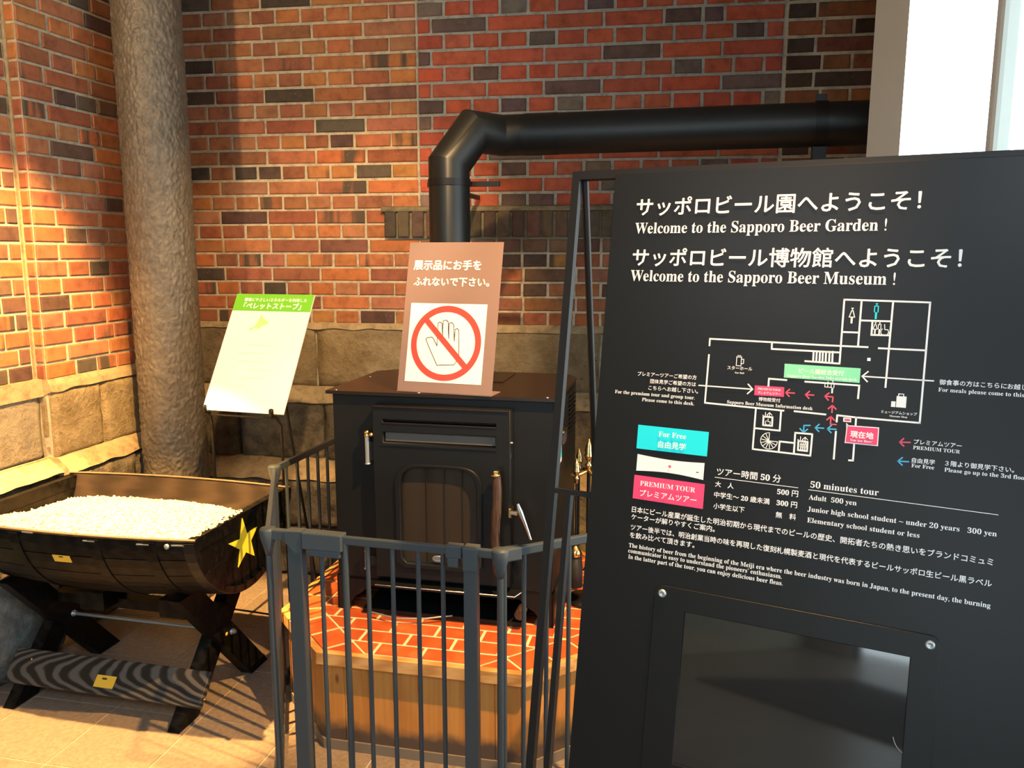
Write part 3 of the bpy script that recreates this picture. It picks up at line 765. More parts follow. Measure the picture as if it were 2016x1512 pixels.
# latch lever
p = [sp(x, y, -.045) for x, y in ((1012, 999), (1019, 992), (1024, 1008), (1031, 1025), (1038, 1043), (1045, 1063))]
lv = MB().tube([(q.x, -.045, q.z) for q in p[1:]], [.005, .0105, .0075, .0055, .004], 12).build('latch_lever', M['chrome'], st)
q = sp(1003, 1010, -.045); MB().box(q.x-.004, q.x+.008, -.05, -.012, q.z-.016, q.z+.016, bev=.003).build('latch_plate', M['brass'], lv)
q2 = sp(1013, 1009, -.045); MB().tube([(q.x+.004, -.045, q.z), (q2.x+.01, -.045, q2.z-.002)], [.007, .010], 12).build('latch_hub', M['chrome'], lv)
q = sp(1004, 872, -.03); MB().tube([(q.x-.008, -.03, q.z), (q.x+.010, -.03, q.z)], .0045, 10).build('pin', M['chrome'], st)
q = sp(1004, 897, -.03); MB().box(q.x-.002, q.x+.004, -.03, -.012, q.z-.012, q.z+.006, bev=.002).build('catch', M['chrome'], st)
# oval badge
q = sp(863, 1101, DV)
MB().add(*(lambda n: ([(q.x+.0215*math.cos(2*PI*i/n), DV-.001, q.z+.0125*math.sin(2*PI*i/n)) for i in range(n)]+[(q.x+.019*math.cos(2*PI*i/n), DV-.004, q.z+.010*math.sin(2*PI*i/n)) for i in range(n)], [tuple(range(n, 2*n))]+[(i, (i+1) % n, (i+1) % n+n, i+n) for i in range(n)]))(28)).build('oval_badge', M['zinc'], st)
MB().tube([(q.x+.0165*math.cos(t*PI/12), DV-.0045, q.z+.0078*math.sin(t*PI/12)) for t in range(25)], .0007, 6, False).tube([(q.x-.012, DV-.0045, q.z), (q.x-.005, DV-.0045, q.z+.003), (q.x, DV-.0045, q.z-.001), (q.x+.005, DV-.0045, q.z+.003), (q.x+.012, DV-.0045, q.z)], .0009, 6, False).build('badge_relief', M['ink'], st)
# ash lip and low tray
a = sp(735, 1165, -.06); b = sp(1012, 1172, -.09)
mb = MB(); mb.prism([(x0-.01, .0), (x1+.045, .0), (x1+.022, -.062), (x0+.0, -.062)], zb-.030, zb-.022, lambda a, b, d: Vector((a, b, d))); lip = mb.build('ash_lip', M['stove'], st)
MB().tube([(x0, -.062, zb-.022), (x1+.022, -.062, zb-.022), (x1+.045, 0, zb-.022)], .002, 6).build('lip_edge', M['chrome'], lip)
MB().box(.10, SW-.10, -.02, .30, .005, .018).build('ash_tray', M['stove'], st)
MB().tube([(.14, -.05, .02), (.24, -.075, .018), (.34, -.06, .02), (.42, -.02, .02)], .003, 8).build('tray_handle', M['zinc'], st)
MB().tube([(.655, .02, .055), (.655, -.045, .055)], .017, 14).build('pedal', M['dark_wood'], st)
# right-hand side: louvres, control plate with knob
for k in range(9):
    z = HT-.045-k*.016
    mb = MB(); mb.prism([(SDP-.20, z-.0), (SDP-.05, z+.0), (SDP-.05, z+.004), (SDP-.20, z+.004)], SW-.004, SW+.004, lambda a, b, d: Vector((d, a, b))); mb.build('louvre', M['stove'], st)
cp = MB().box(SW-.004, SW+.002, .085, .135, HT-.235, HT-.065).build('control_plate', M['white'], st)
MB().tube([(SW, .11, HT-.095), (SW+.004, .11, HT-.095)], .010, 12).build('control_mark', M['red'], cp)
MB().tube([(SW, .11, HT-.205), (SW+.004, .11, HT-.205)], .013, 12).build('control_mark', M['cyan'], cp)
MB().box(SW, SW+.016, .09, .155, HT-.170, HT-.130, bev=.002).build('control_window', M['ink'], cp)
MB().box(SW+.001, SW+.018, .085, .16, HT-.130, HT-.124).build('control_knob', M['brass'], cp)

# ================================================================== FLUE PIPE
PR = .0745
A0 = hit(886, 480, (0, 3.02, 0), (0, 1, 0)); ax, ay = A0.x, A0.y
pv = hit(886, 318, (ax, ay, 0), (0, 1, 0))
B_ = Vector((ax, ay, pv.z-.012))
az = R(52); dh = Vector((math.sin(az), math.cos(az), 0))
C_ = B_ + (dh*.105 + Vector((0, 0, .125)))
D_ = C_ + dh*.135 + Vector((0, 0, -.002))
DE = Vector((math.cos(R(13.4)), -math.sin(R(13.4)), 0))
E_ = D_ + DE*1.335
fp = thing('flue_pipe', 'fat black flue pipe rising from the stove and turning right along wall', 'pipe', (ax, ay, 1.10))
def rel(v): return Vector(v)-Vector((ax, ay, 1.10))
# keep the elbow in its own mitred pieces
el = MB().tube([rel((ax, ay, 1.107)), rel(B_), rel(C_), rel(D_), rel(D_+DE*.09)], PR, 40).build('elbow_pipe', M['pipe'], fp)
el.data.set_sharp_from_angle(angle=R(24))
MB().tube([rel(D_+DE*.088), rel(D_+DE*.215)], PR+.0015, 40).build('pipe_collar', M['pipe'], fp)
MB().tube([rel(D_+DE*.21), rel(E_)], PR, 40).build('horizontal_pipe', M['pipe'], fp)
zb_ = hit(886, 360, (ax, ay, 0), (0, 1, 0)).z
MB().tube([rel((ax, ay, zb_-.012)), rel((ax, ay, zb_+.012))], PR+.003, 40).build('wall_band', M['black_metal'], fp)
MB().box(-.105, .17, PR-.01, PR+.006, zb_-1.10-.009, zb_-1.10+.009, Matrix.Rotation(-BA, 4, 'Z')).box(-.105, -.09, PR+.0, PR+.72, zb_-1.10-.009, zb_-1.10+.009, Matrix.Rotation(-BA, 4, 'Z')).build('wall_bracket', M['black_metal'], fp)
hb = D_+DE*1.13
MB().tube([rel(hb-DE*.02), rel(hb+DE*.02)], PR+.004, 40).build('pipe_clamp', M['black_metal'], fp)
MB().box(-.018, .018, -.006, .006, PR-.002, PR+.026, Matrix.Translation(rel(hb)) @ Matrix.Rotation(-BA, 4, 'Z')).build('clamp_bolt', M['black_metal'], fp)
MB().box(-.022, .022, -.02, .02, -PR-.16, -PR+.004, Matrix.Translation(rel(hb)-DE*.0) @ Matrix.Rotation(-BA, 4, 'Z')).build('clamp_hanger', M['black_metal'], fp)

# ================================================================== TEXT
_fonts = {}
def mb_(s):
    o = ''
    for c in s:
        if 'A' <= c <= 'Z': o += chr(0x1D400+ord(c)-65)
        elif 'a' <= c <= 'z': o += chr(0x1D41A+ord(c)-97)
        elif '0' <= c <= '9': o += chr(0x1D7CE+ord(c)-48)
        else: o += c
    return o
def text_mesh(body, bold=.012, res=2):
    c = bpy.data.curves.new('t', 'FONT'); c.body = mb_(body); c.resolution_u = res; c.fill_mode = 'BOTH'
    o = bpy.data.objects.new('t', c); C.objects.link(o)
    me = bpy.data.meshes.new_from_object(o.evaluated_get(bpy.context.evaluated_depsgraph_get()))
    bpy.data.objects.remove(o); bpy.data.curves.remove(c)
    V = [v.co.copy() for v in me.vertices]; F = [tuple(p.vertices) for p in me.polygons]
    bpy.data.meshes.remove(me); return V, F
def lettering(parent, body, x0, x1, y, m, hk=1.0, bold=0.0, z=.0012, name='lettering', lift=None, fat=0.012):
    """text from x0 to x1 on baseline y of the parent's own plane"""
    V, F = text_mesh(body); cjk = any(ord(c) > 0x2E80 for c in body)
    xs = [v.x for v in V]; a, b = min(xs), max(xs); k = (x1-x0)/(b-a); ky = k*hk
    if lift is None: lift = .10 if cjk else 0
    P = []; FF = []
    offs = [(0, 0)] if not cjk else [(-fat, 0), (fat, 0), (0, fat), (0, -fat)]
    for i, (dx, dy) in enumerate(offs):
        n0 = len(P); P += [((v.x-a+dx)*k, (v.y+dy+lift)*ky, z+i*.00004) for v in V]; FF += [tuple(q+n0 for q in f) for f in F]
    me = bpy.data.meshes.new(name); me.from_pydata(P, [], FF); me.materials.append(m)
    o = link(name, me, parent); o.location = (x0, y, 0); return o
def flat(parent, pts, m, z=.001, name='print'):
    me = bpy.data.meshes.new(name); me.from_pydata([(x, y, z) for x, y in pts], [], [tuple(range(len(pts)))]); me.materials.append(m)
    bm = bmesh.new(); bm.from_mesh(me); bmesh.ops.triangulate(bm, faces=bm.faces[:]); bmesh.ops.recalc_face_normals(bm, faces=bm.faces[:]); 
    for f in bm.faces:
        if f.normal.z < 0: f.normal_flip()
    bm.to_mesh(me); bm.free(); return link(name, me, parent)
def strokes(parent, lines, wd, m, z=.0011, name='line_work'):
    V = []; F = []
    for pts in lines:
        for a, b in zip(pts[:-1], pts[1:]):
            a = Vector(a); b = Vector(b); d = (b-a)
            if d.length < 1e-6: continue
            d.normalize(); n_ = Vector((-d.y, d.x))*wd/2; e = d*wd*.45; i = len(V)
            V += [(*(a-e+n_), z), (*(a-e-n_), z), (*(b+e-n_), z), (*(b+e+n_), z)]; F.append((i, i+1, i+2, i+3))
    me = bpy.data.meshes.new(name); me.from_pydata(V, [], F); me.materials.append(m); return link(name, me, parent)

# ================================================================== WELCOME SIGN BOARD (A-frame)
YW = R(27); SL, CLn = math.sin(R(10.02)), math.cos(R(10.02))
hS = Vector((math.cos(YW), -math.sin(YW), 0)); dS = Vector((-math.sin(YW)*SL, -math.cos(YW)*SL, -CLn))
TL = CP + ray(1212, 343)*(1.70/FPX)
nS = hS.cross(dS)
def bw(x, y):
    q = hit(x, y, TL, nS); return ((q-TL).dot(hS), -(q-TL).dot(dS))
base = Vector((TL.x, TL.y, 0)) + Vector((-math.sin(YW), -math.cos(YW), 0))*(TL.z/CLn*SL)
sg = thing('welcome_sign', 'tall black A-frame welcome signboard with white Japanese and English text and floor map', 'signboard', base, -YW)
slope_len = TL.z/CLn
# local: x along board, y away from viewer, z up; a board-plane holder
PW, PH = .80, slope_len-.03
pn = MB().box(0, PW, -PH, 0, -.006, 0, bev=.0008).build('panel', M['board_black'], sg)
pn.location = (0, slope_len*SL, TL.z); pn.rotation_euler = (PI/2-math.atan2(SL, CLn), 0, 0)
def lt(body, p0, p1, m=M['white'], hk=1.0, **k):
    a = bw(*p0); b = bw(*p1); return lettering(pn, body, a[0], b[0], (a[1]+b[1])/2, m, hk, **k)
def bq(*pts): return [bw(*p) for p in pts]
lt('サッポロビール園へようこそ！', (1253, 424), (1812, 417), fat=.016)
lt('Welcome to the Sapporo Beer Garden !', (1250, 459), (1745, 455), hk=1.14)
lt('サッポロビール博物館へようこそ！', (1245, 524), (1892, 530), fat=.016)
lt('Welcome to the Sapporo Beer Museum !', (1241, 553), (1762, 561), hk=1.14)
lt('プレミアーツアーご希望の方', (1255.6, 739.7), (1371.3, 748))
lt('団体見学ご希望の方は', (1280.3, 754), (1370, 762))
lt('こちらへお越し下さい。', (1276.9, 767), (1374, 776))
lt('For the premium tour and group tour.', (1210.9, 773.5), (1367.8, 787))
lt('Please come to this desk.', (1264, 789), (1366.7, 798.5))
lt('スターホール', (1432, 727.5), (1480.8, 730.5))
lt('Star Hall', (1446.8, 735), (1465, 736.3))
lt('博物館受付', (1493.3, 789.3), (1536, 792.5))
lt('Sapporo Beer Museum Information desk', (1431.5, 793.5), (1600, 808))
lt('ミュージアムショップ', (1734.5, 814), (1805, 818))
lt('Museum Shop', (1750.9, 820.5), (1786, 823))
ex = bw(2016, 766)[0]-bw(1849, 757)[0]
a = bw(1849, 757.5); lettering(pn, '御食事の方はこちらに', a[0], a[0]+ex*.80, a[1], M['white']); lettering(pn, 'お越し', a[0]+ex*.81, a[0]+ex*1.03, a[1], M['white'])
a = bw(1847, 770.5); b = bw(2016, 782); lettering(pn, 'For meals please come to this', a[0], b[0]*1.0, (a[1]+b[1])/2, M['white'])
lt('プレミアムツアー', (1798.6, 876), (1893, 881.5)); lt('PREMIUM TOUR', (1797.4, 884), (1889.6, 893))
lt('自由見学', (1794.9, 911), (1840, 915)); lt('For Free', (1794, 919.5), (1838.8, 924.5))
lt('３階より御見学下さい。', (1860.2, 917), (1996, 931)); lt('Please go up to the 3rd floo', (1859, 928), (2016, 945))
lt('ツアー時間 50 分', (1411, 935.5), (1537, 951)); lt('大　人', (1408, 958), (1444, 963)); lt('500 円', (1529.7, 973.5), (1570.9, 979))
lt('中学生〜 20 歳未満', (1406, 978.5), (1514.7, 994)); lt('300 円', (1528.6, 995), (1568.9, 1001)); lt('小学生以下', (1404.5, 1001), (1465.3, 1010)); lt('無　料', (1527, 1019), (1566.7, 1024.5))
lt('50 minutes tour', (1595.2, 959.3), (1729.5, 976)); lt('Adult  500 yen', (1592, 983), (1686.2, 995)); lt('Junior high school student ~ under 20 years   300 yen', (1589.8, 1005), (1961.9, 1057.4))
lt('Elementary school student or less', (1589, 1028), (1810, 1058.6))
lt('日本にビール産業が誕生した明治初期から現代までのビールの歴史、開拓者たちの熱き思いをブランドコミュミ', (1244.4, 1005), (1954, 1118), hk=1.04)
lt('ケーターが解りやすくご案内。', (1243, 1022), (1407, 1048.3)); lt('ツアー後半では、明治創業当時の味を再現した復刻札幌製麦酒と現代を代表するビールサッポロ生ビール黒ラベル', (1241.7, 1040), (1951.7, 1159.8), hk=1.04)
lt('を飲み比べて頂きます。', (1240.3, 1057.5), (1367, 1080))
lt('The history of beer from the beginning of the Meiji era where the beer industry was born in Japan, to the present day, the burning', (1238.3, 1073), (1949.3, 1201.4), hk=1.08)
lt("communicator is easy to understand the pioneers' enthusiasm.", (1237, 1086.5), (1538.9, 1140), hk=1.08); lt('In the latter part of the tour, you can enjoy delicious beer fleas.', (1237, 1098), (1540.9, 1153.8), hk=1.08)
LW = .0032
lines = [[(1397, 680), (1398, 667), (1520, 673.8), (1620, 679.5), (1708, 683.5)], [(1396, 699), (1388, 793), (1542.6, 808.5)], [(1564.6, 809.6), (1625, 816)], [(1520, 673.8), (1519.5, 687), (1653, 694)],
 [(1585.5, 711), (1652.9, 716), (1662.4, 590), (1831.3, 595.6), (1810.7, 832.6), (1685.5, 821.8), (1648.4, 817.5), (1647.3, 830)], [(1696.4, 592), (1689.3, 681.8)], [(1758.4, 594.6), (1743.3, 762)], [(1695, 631), (1753.9, 632.8)],
 [(1657.9, 653.6), (1690.6, 654.9)], [(1717.7, 633.3), (1715.7, 659.4), (1751.4, 660.4)], [(1730.3, 685.6), (1822.5, 690)], [(1585.5, 751.4), (1691.8, 759), (1689.3, 784)], [(1548.4, 748.3), (1514, 745.5), (1513, 759.4)],
 [(1685.5, 821.8), (1684.5, 838)], [(1681.8, 872.8), (1679.3, 906.7), (1671.7, 906.2)], [(1645.8, 850), (1641.6, 903)], [(1488.2, 805.7), (1482, 884), (1595.4, 897.2), (1599.3, 854.8), (1565.8, 852), (1563, 892.5)],
 [(1538, 808), (1535.2, 847.8), (1485.2, 842.8)], [(1563.9, 872.2), (1535, 869), (1533.4, 888)],
 [(1503.3, 820), (1521, 821.5), (1520, 838.5), (1502.5, 837), (1503.3, 820)], [(1572, 868), (1590, 870), (1589, 888), (1571, 886), (1572, 868)],
 [(1655, 822), (1655, 822)]]
for x in (1601.4, 1607.6, 1614, 1619.7, 1626, 1632.8, 1639): lines.append([(x+.5, 692.5), (x-.5, 712.5)])
strokes(pn, [bq(*l) for l in lines], LW, M['white'])
icons = []
class _T:
    def append(s_, x): icons[-1].append(x) if icons else icons.append([x])
    def __iadd__(s_, x): icons.append(list(x)); return s_
thin = _T()
cx, cy = 1513, 867
for k in range(13):
    t = R(-5+ -k*22.5+360); pass
cu, cv = bw(1514, 868); rr_ = .0155
arc = [(cu+rr_*math.cos(R(t)), cv+rr_*math.sin(R(t))) for t in range(90, 361, 15)]
thin.append(arc)
for t in range(90, 361, 27): thin.append([(cu, cv), (cu+rr_*math.cos(R(t)), cv+rr_*math.sin(R(t)))])
def icon_arrow(a, b, k=.3):
    a = Vector(a); b = Vector(b); d = b-a; n_ = Vector((-d.y, d.x)); return [[tuple(a), tuple(b)], [tuple(b-d*k+n_*k), tuple(b), tuple(b-d*k-n_*k)]]
for x, y, up in ((1507, 817, -1), (1515, 817.5, 1), (1576, 865, -1), (1585, 866, 1)):
    c0 = bw(x, y); thin += icon_arrow((c0[0], c0[1]-.005*up), (c0[0], c0[1]+.005*up), .45)
def person(x, y, s, dress):
    c0 = bw(x, y); X, Y = c0
    pts = [[(X-.05*s, Y+.5*s), (X+.05*s, Y+.5*s)], [(X, Y+.44*s), (X, Y+.42*s)]]
    if dress: pts.append([(X-.04*s, Y+.34*s), (X-.17*s, Y-.1*s), (X+.17*s, Y-.1*s), (X+.04*s, Y+.34*s), (X-.04*s, Y+.34*s)])
    else: pts.append([(X-.11*s, Y-.05*s), (X-.11*s, Y+.34*s), (X+.11*s, Y+.34*s), (X+.11*s, Y-.05*s)])
    pts.append([(X-.04*s, Y-.1*s), (X-.03*s, Y-.5*s)]); pts.append([(X+.04*s, Y-.1*s), (X+.03*s, Y-.5*s)]); return pts
for x, y in ((1723, 646), (1731.5, 646.5)): thin += person(x, y, .020, x < 1725)
for x in (1577, 1581, 1585): thin += person(x, 879, .012, False)
wc = bw(1742, 649); thin += [[(wc[0]+.0065*math.cos(R(t)), wc[1]-.004+.0065*math.sin(R(t))) for t in range(130, 400, 30)], [(wc[0]-.001, wc[1]+.009), (wc[0], wc[1]), (wc[0]+.005, wc[1]), (wc[0]+.008, wc[1]-.008)]]
w2 = bw(1512, 830); thin += [[(w2[0]+.0045*math.cos(R(t)), w2[1]-.002+.0045*math.sin(R(t))) for t in range(130, 400, 30)], [(w2[0], w2[1]+.005), (w2[0], w2[1]), (w2[0]+.004, w2[1])]]
mg = bw(1455, 710); X, Y = mg
thin += [[(X-.0045, Y+.006), (X-.0045, Y-.010), (X+.0045, Y-.010), (X+.0045, Y+.006)], [(X-.005, Y+.007), (X+.005, Y+.007)], [(X-.003, Y+.0095), (X+.003, Y+.0095)], [(X+.0045, Y+.003), (X+.009, Y+.003), (X+.009, Y-.005), (X+.0045, Y-.006)]]
p2 = bw(1631, 758); thin += [[(p2[0]-.006, p2[1]+.002), (p2[0]-.006, p2[1]-.004), (p2[0]+.006, p2[1]-.004)], [(p2[0]-.001, p2[1]+.006), (p2[0]-.001, p2[1]-.004)]] + person(1639, 762, .022, False)
for ic in icons: strokes(pn, ic, .0013, M['white'], name='pictogram')
X, Y = bw(1772, 790); flat(pn, [(X-.006, Y-.011), (X+.010, Y-.011), (X+.010, Y+.009), (X-.006, Y+.009)], M['white'], name='pictogram'); flat(pn, [(X-.014, Y-.011), (X-.007, Y-.011), (X-.007, Y-.001), (X-.014, Y-.001)], M['white'], name='pictogram')
strokes(pn, [[(X-.003, Y+.009), (X-.003, Y+.013), (X+.005, Y+.013), (X+.005, Y+.009)]], .0015, M['white'], name='pictogram')
strokes(pn, person(1677.5, 621.5, .027, True), .0016, M['pink_line'] if False else M['paper'], name='pictogram'); strokes(pn, person(1725.2, 612.7, .027, False), .0016, M['cyan'], name='pictogram')
X, Y = bw(1710.7, 707.7); flat(pn, [(X-.0028, Y-.0028), (X+.0028, Y-.0028), (X+.0028, Y+.0028), (X-.0028, Y+.0028)], M['white'])
def arrow(pts, m, wd=.0024, h=.0065):
    P = bq(*pts); a, b = Vector(P[-2]), Vector(P[-1]); d = (b-a).normalized(); n_ = Vector((-d.y, d.x))
    strokes(pn, [P, [tuple(b-d*h+n_*h), tuple(b), tuple(b-d*h-n_*h)]], wd, m, name='arrow')
arrow([(1376.4, 758.7), (1482, 766.4)], M['white'], h=.009); arrow([(1837.6, 750), (1697.5, 740.8)], M['white'], h=.009)
for p in ([(1564, 774), (1547, 773)], [(1602, 778), (1586, 777)], [(1639, 791), (1640, 781.5), (1624, 780)], [(1638, 812), (1638.7, 798)], [(1646, 836), (1635, 835), (1636, 820)], [(1791.6, 871), (1771, 870.5)]): arrow(p, M['pink_line'])
for p in ([(1621.5, 843), (1605, 842)], [(1646, 845.2), (1629, 844.2)], [(1595, 837.6), (1583, 837.5), (1582, 851.4)], [(1788.6, 909), (1768, 907.8)]): arrow(p, M['blue_line'])
flat(pn, bq((1486.4, 758.7), (1544.2, 762.4), (1543.3, 781.4), (1485.2, 778)), M['pink']); lt('PREMIUM TOUR', (1492, 767), (1537, 770), z=.0025); lt('プレミアムツアー', (1492, 775.5), (1537, 779), z=.0025)
flat(pn, bq((1545, 716), (1694.8, 725.2), (1692.3, 754), (1543.3, 743.2)), M['mint']); lt('ビール園総合受付', (1573, 735), (1661, 740), z=.0025); lt('Sapporo Beer Garden Information desk', (1550, 741.5), (1687, 750.5), z=.0025)
flat(pn, bq((1667, 837), (1731, 841.5), (1728.5, 878.5), (1663, 872)), M['white']); flat(pn, bq((1669, 839), (1729, 843.2), (1726.5, 876.5), (1665, 870)), M['pink'], z=.002)
flat(pn, bq((1666, 843), (1666, 832), (1676, 842)), M['white']); flat(pn, bq((1660.4, 822), (1676, 823.3), (1675.5, 831.5), (1660, 830)), M['white']); flat(pn, bq((1663, 824.3), (1674, 825.2), (1673.6, 829.3), (1662.8, 828.3)), M['pink'], z=.002)
lt('現在地', (1674, 861), (1719, 865), z=.003, fat=.03); lt('You Are Here!', (1673.5, 868), (1717, 872), z=.003)
flat(pn, bq((1257, 836), (1396, 850.6), (1392, 898.6), (1253.3, 882.5)), M['cyan']); lt('For Free', (1297, 859), (1351, 864.5), z=.0025); lt('自由見学', (1296, 881), (1350, 887), z=.0025)
flat(pn, bq((1249.4, 934.5), (1387.8, 953.3), (1383.9, 1002), (1245.8, 980.6)), M['pink']); lt('PREMIUM TOUR', (1260.6, 955.3), (1369, 969.5), z=.0025); lt('プレミアムツアー', (1260, 976.5), (1371, 992), z=.0025)
a, b, c_, d_ = bq((1255.6, 893.6), (1387.5, 910.3), (1384.7, 945), (1252.8, 926.4))
pts = []
for k in range(13): t = k/12; pts.append((a[0]+(b[0]-a[0])*t, a[1]+(b[1]-a[1])*t-.0040*math.sin(PI*t*.9)))
for k in range(13): t = k/12; pts.append((c_[0]+(d_[0]-c_[0])*t, c_[1]+(d_[1]-c_[1])*t+.0045*math.sin(PI*t)))
flat(pn, pts, M['white'], name='photo_print')
X, Y = bw(1319, 918.5); flat(pn, [(X+(.0045 if k % 2 == 0 else .0018)*math.sin(k*PI/5), Y+(.0045 if k % 2 == 0 else .0018)*math.cos(k*PI/5)) for k in range(10)], M['pink'], z=.002, name='star_print')
X, Y = bw(1373.5, 930); flat(pn, [(X-.003, Y-.0008), (X+.003, Y-.0008), (X+.002, Y+.001), (X-.002, Y+.001)], M['ink'], z=.002)
strokes(pn, [bq((1408, 939.5), (1571, 960.2)), bq((1592, 964), (1964.8, 1013.5))], .0011, M['white'])
# monitor set into the lower panel: bezel plate, glass, bolts
ix0, iy0 = bw(1292, 1150); ix1 = bw(1852, 1247)[0]; iy1 = bw(1268, 1524)[1]-.012
me = curve_mesh([roundrect(ix0, ix1, iy1, iy0, .016), [(bw(1348, 1203)[0], bw(1348, 1203)[1]), (bw(1793, 1293)[0], bw(1348, 1203)[1]), (bw(1793, 1293)[0], bw(1325, 1503)[1]), (bw(1348, 1203)[0], bw(1325, 1503)[1])]], .0012, .0012)
me.materials.clear(); me.materials.append(M['inset']); o = link('monitor_bezel', me, pn); o.location = (0, 0, .0018)
sx0, sy0 = bw(1348, 1203); sx1 = bw(1793, 1293)[0]; sy1 = bw(1325, 1503)[1]
MB().box(sx0-.002, sx1+.002, sy1-.002, sy0+.002, -.004, .0008).build('monitor_glass', M['screen'], pn)
for x, y in ((ix0+.015, iy0-.015), (ix1-.015, iy0-.015), (ix0+.013, iy1+.018), (ix1-.013, iy1+.018)):
    MB().lathe([(.0085, 0), (.0085, .003), (.006, .0055), (.0042, .0055), (.003, .003)], 18, (x, y, .003)).build('bolt', M['zinc'], pn)
X, Y = bw(1815, 1480); MB().tube([(X-.012+.035*math.cos(R(t)), Y+.035*math.sin(R(t))+.02, .0015) for t in range(190, 260, 10)], .0006, 6).build('scuff', M['zinc'], pn)
# frame: uprights, top bar, cross bar, strut, rear legs
fx0 = -.092; fx1 = PW+.092; fr = .0085
Mx = Matrix.Translation(pn.location) @ pn.rotation_euler.to_matrix().to_4x4()
def fbar(name, x0, x1, y0, y1): o = MB().box(x0, x1, y0, y1, -.024, -.0062, Mx, bev=0).build(name, M['black_metal'], sg); return o
fbar('frame_top', fx0-fr, fx1+fr, -.006, .012); fbar('frame_upright', fx0-fr, fx0+fr, -slope_len+.006, -.006); fbar('frame_upright', fx1-fr, fx1+fr, -slope_len+.006, -.006)
cyb = -(bw(1090, 966)[1]); cyb = bw(1090, 966)[1]
fbar('cross_bar', fx0+fr, fx1-fr, cyb-.005, cyb+.005)
stx = bw(1116, 975)[0]; fbar('strut', stx-.006, stx+.006, -slope_len+.006, cyb-.005); fbar('bottom_bar', fx0+fr, fx1-fr, -slope_len+.03, -slope_len+.045)
fbar('strut', PW-stx-.006, PW-stx+.006, -slope_len+.006, cyb-.005)
topz = TL.z+.006; ty = slope_len*SL+.028
for x in (fx0+.012, fx1-.012):
    MB().tube([(x, ty, topz-.01), (x+.0, ty+1.71*.135, 0.006)], .0085, 8).build('rear_leg', M['black_metal'], sg)
MB().tube([(fx0+.012, ty+1.71*.135*.86, .24), (fx1-.012, ty+1.71*.135*.86, .24)], .006, 8).build('rear_bar', M['black_metal'], sg)

# ================================================================== HANDS-OFF SIGN on the stove
zT = ZH+HT+.0028
bl = onz(781, 770, zT); br = onz(967, 781, zT)
sgw = (br-bl).length; yaw = math.atan2(br.y-bl.y, br.x-bl.x)
hs = thing('hands_off_sign', 'small taupe acrylic sign with red crossed-hand symbol on the stove top', 'sign', bl, yaw)
LN = R(14); HH = .497
me = MB().box(0, sgw, 0, HH, -.003, 0, bev=.0006).build('sign_plate', M['taupe'], hs)
sp_ = me; sp_.rotation_euler = (PI/2-LN, 0, 0); sp_.location = (0, .0032, .003)
MB().box(0, sgw, -.0005, .085, .0, .003).build('sign_foot', M['taupe'], hs)
nrm_s = Vector((0, 0, 0))
def hsn(x, y):
    o = bl+Vector((0, 0, .003)); ux = Vector((math.cos(yaw), math.sin(yaw), 0)); uy = Vector((-math.sin(yaw), math.cos(yaw), 0))*math.sin(LN)+Vector((0, 0, math.cos(LN)))
    q = hit(x, y, o, ux.cross(uy)); return ((q-o).dot(ux), (q-o).dot(uy))
a = hsn(814, 531); b = hsn(946, 533); lettering(sp_, '展示品にお手を', a[0], b[0], (a[1]+b[1])/2, M['white'], fat=.030, lift=.1)
a = hsn(814, 563); b = hsn(962, 565); lettering(sp_, 'ふれないで下さい。', a[0], b[0], (a[1]+b[1])/2, M['white'], fat=.030, lift=.1)
q0 = hsn(801, 752); q1 = hsn(957, 598); wd_ = hsn(950, 757)[0]
X0 = (hsn(801, 752)[0]+hsn(804, 598)[0])/2; X1 = (hsn(950, 757)[0]+hsn(956, 600)[0])/2; Y0 = (q0[1]+hsn(950, 757)[1])/2; Y1 = (q1[1]+hsn(804, 598)[1])/2
flat(sp_, [(X0, Y0), (X1, Y0), (X1, Y1), (X0, Y1)], M['paper'], name='white_square')
cx, cy = hsn(877, 676); ro = (hsn(946, 676)[0]-hsn(808, 676)[0])/2; ri = ro*.835
ring = []; nn_ = 64
V = [(cx+r*math.cos(2*PI*i/nn_), cy+r*math.sin(2*PI*i/nn_), .0022) for r in (ro, ri) for i in range(nn_)]
me = bpy.data.meshes.new('red_ring'); me.from_pydata(V, [], [(i, (i+1) % nn_, (i+1) % nn_+nn_, i+nn_) for i in range(nn_)]); me.materials.append(M['red']); link('red_ring', me, sp_)
k = ri*1.02/math.sqrt(2); strokes(sp_, [[(cx-k, cy+k), (cx+k, cy-k)]], ro*.15, M['red'], z=.0026, name='red_bar')
hand_px = [(853, 667), (850, 664), (841, 665), (838, 668), (846, 688), (860, 720), (864, 719), (893, 719), (903, 706), (903, 651), (900, 647), (896, 649), (894, 672), (893, 640), (889, 635), (884, 637), (883, 667), (882, 634), (878, 630), (872, 632), (871, 662), (870, 637), (866, 634), (862, 637), (860, 681), (853, 667)]
strokes(sp_, [[hsn(*p) for p in hand_px]], .0022, M['brown'], z=.0018, name='hand_outline')

